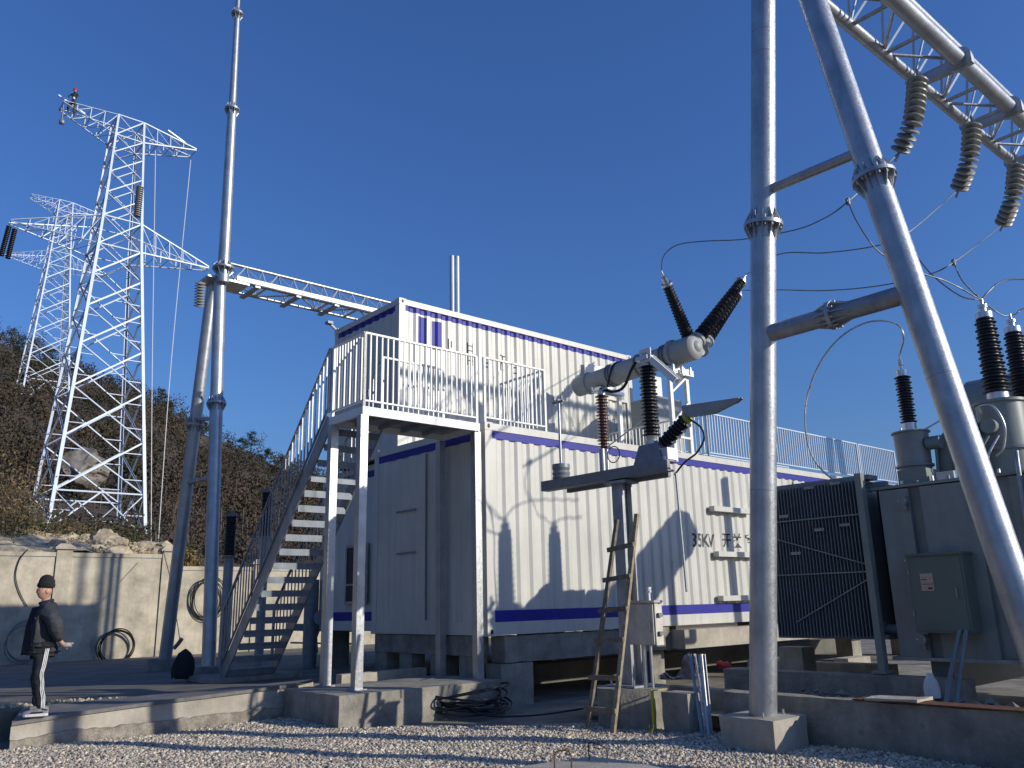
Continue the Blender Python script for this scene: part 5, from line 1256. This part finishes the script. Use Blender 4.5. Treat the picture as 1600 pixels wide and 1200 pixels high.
    part('open_front', MB().add([L(.185,-.05,1.40),L(.185,.05,1.40),L(.235,.09,1.15),L(.255,.09,.78),L(.255,-.07,.78),L(.235,-.07,1.15),
                                 L(.09,-.06,1.42),L(.09,.06,1.42),L(.09,.10,1.15),L(.09,.12,.79),L(.09,-.12,.79),L(.09,-.10,1.15)],
        [(0,1,2,5),(5,2,3,4),(6,11,8,7),(11,10,9,8),(0,5,11,6),(5,4,10,11),(1,7,8,2),(2,8,9,3),(0,6,7,1),(4,3,9,10)]), cloth_k, t, smooth=80)
    part('collar', MB().torus(L(.02,0,1.475), (F*.25+V((0,0,1))), .078*s, .020, 24, 8), cloth_k, t, smooth=60)
    part('chest_mark', MB().box(tuple(L(.12,-.168,1.26)-V((.012,.012,.012))), tuple(L(.12,-.168,1.26)+V((.012,.012,.012)))), white_c, t)
    # trousers
    TT = dict(w=(0,0,.93), hR=(0,.10,.84), tR=(.02,.11,.66), kR=(.035,.11,.48), cR=(.0,.115,.26), aR=(0,.115,.10),
              hL=(0,-.10,.84), tL=(.01,-.115,.66), kL=(.02,-.12,.48), cL=(-.03,-.125,.26), aL=(-.05,-.125,.10))
    K = list(TT); ix = {k:i for i,k in enumerate(K)}; vs = [L(*TT[k]) for k in K]
    E_ = [('w','hR'),('hR','tR'),('tR','kR'),('kR','cR'),('cR','aR'),('w','hL'),('hL','tL'),('tL','kL'),('kL','cL'),('cL','aL')]
    R_ = dict(w=.145,hR=.105,tR=.092,kR=.078,cR=.07,aR=.056,hL=.105,tL=.092,kL=.078,cL=.07,aL=.056)
    tr = skin_fig('trousers', vs, [(ix[a],ix[b]) for a,b in E_], [R_[k]*s for k in K], cloth_k, t, 3)
    for v in tr.data.vertices: v.co += noise.noise_vector(v.co*9)*.011 + noise.noise_vector(V((v.co.x*12,v.co.y*12,v.co.z*30)))*.008
    for o_ in (-.018, 0, .018):
        pts = [L(o_-.055,-.205,.86), L(-.035+o_,-.203,.66), L(-.025+o_,-.196,.48), L(-.065+o_,-.192,.26), L(-.08+o_,-.178,.10)]
        sp2 = spline(pts, 7); sp2 = [p + noise.noise_vector(p*9)*.010 for p in sp2]
        part('white_stripe', MB().tube(sp2, .0062, 6), white_c, tr, smooth=60)
    part('hip_mark', MB().add([L(.07,-.182,.79),L(.10,-.178,.79),L(.09,-.176,.825),L(.07,-.170,.79),L(.10,-.166,.79),L(.09,-.164,.825)],[(0,1,2),(5,4,3),(0,3,4,1),(1,4,5,2),(2,5,3,0)]), white_c, tr)
    # shoes
    for sgn, ax_ in ((1,.0),(-1,-.05)):
        y = .115*sgn+(-.01 if sgn < 0 else 0); b = MB(); so = MB()
        prof = [(-.10,.030,.085),(-.06,.040,.10),(0,.042,.10),(.06,.044,.075),(.12,.046,.058),(.17,.038,.045),(.195,.018,.035)]
        for f, w, h in prof:
            pass
        n = 10; vsb = []
        for f, w, h in prof:
            for k in range(n):
                a = PI*k/(n-1); vsb.append(L(ax_+f, y+w*math.cos(a), .025+h*math.sin(a)))
        b.add(vsb, [(i*n+k,i*n+k+1,(i+1)*n+k+1,(i+1)*n+k) for i in range(len(prof)-1) for k in range(n-1)]+[tuple(range(n)), tuple((len(prof)-1)*n+k for k in range(n))[::-1]])
        shm = part('shoe', b, shoe_m, t, smooth=60)
        out = [L(ax_+f, y+(w+.006), 0) for f, w, h in prof]+[L(ax_+f, y-(w+.006), 0) for f, w, h in prof[::-1]]
        m = len(out); so.add(out+[p+V((0,0,.03)) for p in out], [tuple(range(m)), tuple(range(m,2*m))[::-1]]+[(k,m+k,m+(k+1)%m,(k+1)%m) for k in range(m)])
        part('sole', so, sole_m, shm)
        part('shoe_panel', MB().bar(L(ax_-.04,y-.043*(1),.05),L(ax_+.10,y-.048,.05),.03,.012), cloth_k, shm)
        part('shoe_panel', MB().bar(L(ax_-.085,y-.03,.07),L(ax_-.03,y-.043,.09),.02,.012), cloth_k, shm)
    # beanie
    bn = MB().lathe(L(.045,0,1.668), L(.035,0,1.9), [(0,.100),(.012,.107),(.05,.108),(.053,.101),(.085,.098),(.12,.083),(.145,.06),(.16,.03),(.165,.003)], 26)
    hb_ = part('beanie', bn, cloth_b, t, smooth=60)
    for v in hb_.data.vertices: v.co += noise.noise_vector(v.co*16)*.006
    # patterned glove behind him
    hp = L(-.27,-.165,.895)
    part('work_glove', MB().lathe(hp+F*.04, hp-F*.06, [(0,.022),(.02,.034),(.07,.034),(.10,.018)], 12).bar(hp-F*.04+V((0,0,.015)),hp-F*.09+V((0,0,.02)),.022).bar(hp-F*.04-V((0,0,.012)),hp-F*.075-V((0,0,.012)),.020), plastic_sheet, t, smooth=40)
    return t
fp = AZ(55,1117,.36); fp.z = .356
# he faces the left of the picture
face = math.atan2(-CR.y, -CR.x) + .50
man(fp, face, .945, .42)

# worker seated on the near pylon's top arm
wp = tips[2]+V((.75,-.5,.05))
wk = thing('person', 'worker in red helmet and dark clothes straddling the top arm of the near pylon', 'person', wp)
def wv(x, y, z): return wp+CR*x+V((0,0,z))+V((CF.x,CF.y,0))*y
vs = [wv(0,0,.25),wv(0,0,.6),wv(.02,0,.95),wv(.02,0,1.15),wv(.03,0,1.32),wv(-.22,0,1.05),wv(-.40,-.1,.80),wv(-.28,-.25,.62),wv(.25,0,1.05),wv(.36,-.1,.78),wv(.18,-.25,.66),wv(-.22,-.1,.15),wv(-.30,-.2,-.35),wv(-.2,-.25,-.75),wv(.2,-.1,.1),wv(.22,-.2,-.4),wv(.25,-.22,-.85)]
ed = [(0,1),(1,2),(2,3),(3,4),(2,5),(5,6),(6,7),(2,8),(8,9),(9,10),(0,11),(11,12),(12,13),(0,14),(14,15),(15,16)]
skin_fig('body', vs, ed, [.17,.17,.19,.08,.09,.08,.06,.05,.08,.06,.05,.12,.09,.07,.12,.09,.07], cloth_j, wk)
part('face', MB().lathe(wv(.03,-.02,1.24),wv(.03,-.02,1.5), [(0,.05),(.05,.10),(.14,.11),(.2,.09)], 14), skin_m, wk, smooth=50)
part('helmet', MB().lathe(wv(.03,0,1.40),wv(.03,0,1.7), [(0,.17),(.02,.16),(.10,.15),(.17,.10),(.2,.02)], 16), helmet_m, wk, smooth=50)
part('tool_pouch', MB().cyl(wv(.1,-.22,.45),wv(.1,-.22,.62),.09,n=10), white_c, wk)

# ------------------------------------------------------------------ rocks behind the wall
def boulder(c, r, seed, m_, name='boulder', label=None, grp=None, sq=(1,1,.75), sub=2):
    bm = bmesh.new(); bmesh.ops.create_icosphere(bm, subdivisions=sub, radius=1)
    for v in bm.verts:
        n = v.co.copy(); d = 1+.35*noise.noise(n*1.2+V((seed,0,0)))+.22*noise.noise(n*2.6+V((0,seed,0)))
        # chop by a few planes for angular rock
        for k in range(6):
            a = V((math.sin(seed*3+k*2.1), math.cos(seed*1.7+k*1.3), math.sin(seed+k*.9))).normalized(); e = n.dot(a)*d
            if e > .68: v.co -= a*(e-.68)
        v.co = V((v.co.x*d*sq[0], v.co.y*d*sq[1], v.co.z*d*sq[2]))*r
    me = bpy.data.meshes.new(name); bm.to_mesh(me); bm.free()
    o = bpy.data.objects.new(name, me); me.materials.append(m_); COL.objects.link(o); o.location = c
    o.rotation_euler = (0,0,seed)
    if label: tag(o, label, 'boulder', grp)
    return o
for k in range(44):
    px = random.uniform(-60,285) if k > 10 else random.uniform(110,260); y = YW+random.uniform(.7,5.2); p = AY(px, 870, y)
    top = 3.35+ (y-YW)*.18 + (.35*math.exp(-((px-150)/70.)**2) if px < 260 else -.3)
    r = random.uniform(.16,.50) * (1.35 if 60 < px < 230 else .95)
    where = ('at the far left edge' if px < 0 else 'above the man' if px < 75 else 'right of the first wall pillar' if px < 125 else 'between wall pillar and pylon foot' if px < 175 else 'by the right pylon foot' if px < 235 else 'beside the left gantry pipe')
    depth = ('front edge' if y < YW+2 else 'middle' if y < YW+3.6 else 'back edge')
    boulder(V((p.x, y, top - r*.25 + random.uniform(-.1,.1))), r, k*1.37, rock_m, label='%s boulder, %s of the rubble, %s' % ('small' if r < .27 else 'medium' if r < .42 else 'large', depth, where), grp='boulders heaped behind the wall')
boulder(AD(130,722,76)-V((0,0,.6)), 2.3, 3.3, rock_g, 'rock_outcrop', 'grey rock outcrop on the slope seen through the pylon legs', None, (1.0,.8,.85), 4)
rm = MB()
for k in range(1500):
    px = random.uniform(-60,270); y = YW+random.uniform(.4,4.5); p = AY(px,870,y); r = random.uniform(.03,.11); c = V((p.x,y,3.28+(y-YW)*.2+random.uniform(0,.12)+(.3*math.exp(-((px-150)/70.)**2))))
    vs = [c+V((random.uniform(-r,r),random.uniform(-r,r),random.uniform(-r,r))) for _ in range(4)]
    rm.add(vs, [(0,1,2),(0,3,1),(1,3,2),(0,2,3)])
# the earth of the heap itself
gv = []; NX_, NY_ = 60, 10
for i in range(NX_):
    for j in range(NY_):
        x = -3+ (17.0)*i/(NX_-1); y = YW+.25+ 6*j/(NY_-1); pxx = x/y; 
        gv.append((x, y, 3.05 + .22*(y-YW) + .35*noise.noise(V((x*.9,y*.9,0))) + .45*math.exp(-((x-7.5)/2.6)**2) - (0 if x < 10.5 else (x-10.5)*.9)))
rm.add(gv, [(i*NY_+j,(i+1)*NY_+j,(i+1)*NY_+j+1,i*NY_+j+1) for i in range(NX_-1) for j in range(NY_-1)])
part('rubble', rm, rock_m, kind='stuff')

# ------------------------------------------------------------------ vegetation
def quads(name, C, Sz, m_, parent=None, kind=None, up=.0, asp=1.0):
    C = np.asarray(C); N = len(C); a = RNG.normal(size=(N,3)); a[:,2] *= (1-up); a /= np.linalg.norm(a,axis=1)[:,None]
    b = RNG.normal(size=(N,3)); b -= a*(a*b).sum(1)[:,None]; b /= np.linalg.norm(b,axis=1)[:,None]
    s = np.asarray(Sz)[:,None]
    v = np.stack([C-a*s*.5, C+b*s*.5*asp, C+a*s*.6, C-b*s*.5*asp],1).reshape(-1,3)
    f = np.arange(N*4).reshape(N,4)
    me = bpy.data.meshes.new(name); me.vertices.add(len(v)); me.vertices.foreach_set('co', v.ravel())
    me.loops.add(N*4); me.loops.foreach_set('vertex_index', f.ravel().astype(np.int32))
    me.polygons.add(N); me.polygons.foreach_set('loop_start', np.arange(0,N*4,4,dtype=np.int32))
    try: me.polygons.foreach_set('loop_total', np.full(N,4,dtype=np.int32))
    except Exception: pass
    me.update(calc_edges=True); me.validate()
    return part(name, me, m_, parent, kind=kind)
# woodland as one mass
Cs, Ss = [], []
trunk = MB()
def polar(px, r):
    a = az_el(px, 800)[0]; x = r*math.sin(a); y = r*math.cos(a); return x, y, HZ(x, y)
for k in range(2900):
    px = random.uniform(-260,760); r = 52 + 150*random.random()**.8
    x, y, z = polar(px, r)
    if y < YW+7: continue
    if (V((x,y,0))-V((tc.x,tc.y,0))).length < 6.5: continue
    h = random.uniform(2.2,4.6)*(.55 if r < 75 else 1); w = h*random.uniform(.30,.48)
    n = int(110 if r < 100 else 80)
    u = RNG.normal(size=(n,3)); u /= np.linalg.norm(u,axis=1)[:,None]; u *= RNG.uniform(.25,1,(n,1))**.5
    cl = RNG.normal(size=(5,3))*.45; idx = RNG.integers(0,5,n)
    c = np.array([x,y,z+h*.55]) + (u*.62+cl[idx]*.7)*np.array([w,w,h*.5])
    Cs.append(c); Ss.append(RNG.uniform(.12,.36,n)*(1 if r > 85 else .62))
    if r < 120: trunk.bar((x,y,z-.3),(x+random.uniform(-.3,.3),y,z+h*.7),.10)
C_ = np.concatenate(Cs); S_ = np.concatenate(Ss)
w_ = quads('hillside_woodland', C_, S_, leaf_wood, kind='stuff')
part('woodland_stems', trunk, bark, kind='stuff')

def pine(px, r, h, label, grp='pines on the skyline', flat=False):
    x, y, z = polar(px, r)
    t = thing('pine_tree', label, 'tree', (x,y,z-.3), grp)
    tr = MB().lathe((x,y,z-.3),(x+.2,y,z+h), [(0,.16),(h*.6,.09),(h+.2,.02)], 8)
    cs, ss = [], []
    for k in range(16):
        f = .35+.65*k/15; L_ = (1.15-f)*h*.55*random.uniform(.7,1.2)+.3; a = random.random()*2*PI
        p0 = V((x+.2*f,y,z+h*f)); p1 = p0+V((math.cos(a)*L_,math.sin(a)*L_,random.uniform(-.1,.35)))
        tr.bar(p0,p1,.05)
        n = 70; q = RNG.uniform(.25,1.1,(n,1)); cs.append(np.array(p0)+(np.array(p1)-np.array(p0))*q+RNG.normal(size=(n,3))*np.array([.28,.28,.14])); ss.append(RNG.uniform(.15,.38,n))
    part('trunk', tr, bark, t)
    quads('crown', np.concatenate(cs), np.concatenate(ss), leaf_pine, t, asp=.35)
for i, (px, r, h) in enumerate(((-14,150,8.5),(8,160,7.5),(46,170,5),(196,178,4.2),(236,172,4.8),(248,170,3.6),(305,180,3.6),(372,178,5.2),(386,182,4.6),(410,180,3.8),(150,182,3.8),(90,182,4.0),(436,184,3.0))):
    pine(px, r, h, ('dark feathery pine on the skyline at the far left edge','dark pine breaking the skyline left of the distant pylon','low pine on the ridge between the pylons','small dark pine on the ridge behind the near pylon','rounded dark pine on the ridge right of the near pylon','small pine beside the rounded one on the ridge','low pine on the ridge left of the mast','spiky pine on the ridge right of the left mast','second spiky pine on the ridge right of the left mast','low dark pine near the stair railing on the ridge','small pine on the ridge seen through the near pylon','pine on the ridge behind the distant pylon','last low pine of the ridge beside the stair railing')[i])
# shrubs above the wall
def shrub(px, y, h, w, m_, label, n=900, sz=(.05,.16)):
    p = AY(px, 850, y); z = max(HZ(p.x, y), 3.2)
    t = thing('shrub', label, 'shrub', (p.x,y,z), 'shrubs at the foot of the slope')
    st_ = MB(); cs = []; ss = []
    for k in range(16):
        a = random.random()*2*PI; q = V((p.x+random.uniform(-.3,.3)*w,y+random.uniform(-.3,.3)*w,z-.1)); e = q+V((math.cos(a)*w*.5*random.random(),math.sin(a)*w*.5*random.random(),h*random.uniform(.55,1)))
        st_.tube(spline([q,(q+e)/2+V((random.uniform(-.1,.1),0,.1)),e],3),.014,4)
        nn = n//16; f = RNG.uniform(.25,1.05,(nn,1)); cs.append(np.array(q)+(np.array(e)-np.array(q))*f+RNG.normal(size=(nn,3))*.13*max(w,.6)); ss.append(RNG.uniform(*sz,nn))
    part('stems', st_, bark, t); quads('leaves', np.concatenate(cs), np.concatenate(ss), m_, t, asp=.5)
sh = ((-20,37,4.2,3.0,0),(15,38,4.6,2.6,0),(48,40,3.4,2.2,1),(5,36.5,2.2,2.4,1),(75,41,3.0,2.4,1),(105,39,2.2,2.0,0),(128,38,1.7,1.6,1),(152,39,2.0,1.8,0),(176,38,1.5,1.5,1),(60,37,1.5,1.8,0),(95,37,1.3,1.6,1),(195,40,2.2,2.0,1),(30,37,1.6,1.8,0),(300,36,1.0,.9,0),(292,37,1.3,1.0,1))
sd = ('far left','second from the left','in the dip at left','low at far left','left of the pylon leg','below the left pylon leg','between the pylon legs','in the middle between the pylon legs','by the right pylon leg','low behind the man','low above the man','right of the pylon foot','low beside the left shrubs','small beside the gantry pipe','small behind the gantry pipe')
for i, (px, y, h, w, k) in enumerate(sh): shrub(px, y, h, w, (leaf_dry, leaf_grn)[k], (('dry yellowish','dull green')[k])+' shrub above the wall, '+sd[i], 1300)
tuft = MB()
tf2 = thing('grass_tuft', 'small dry weed sprouting from the gravel near the octagonal block', 'weed', AZ(1017,1152,0))
g0 = AZ(1017,1152,0)
for k in range(7): tuft.bar(g0+V((random.uniform(-.02,.02),0,-.02)), g0+V((random.uniform(-.07,.07),random.uniform(-.07,.07),random.uniform(.06,.15))), .004)
part('blades', tuft, leaf_dry, tf2)
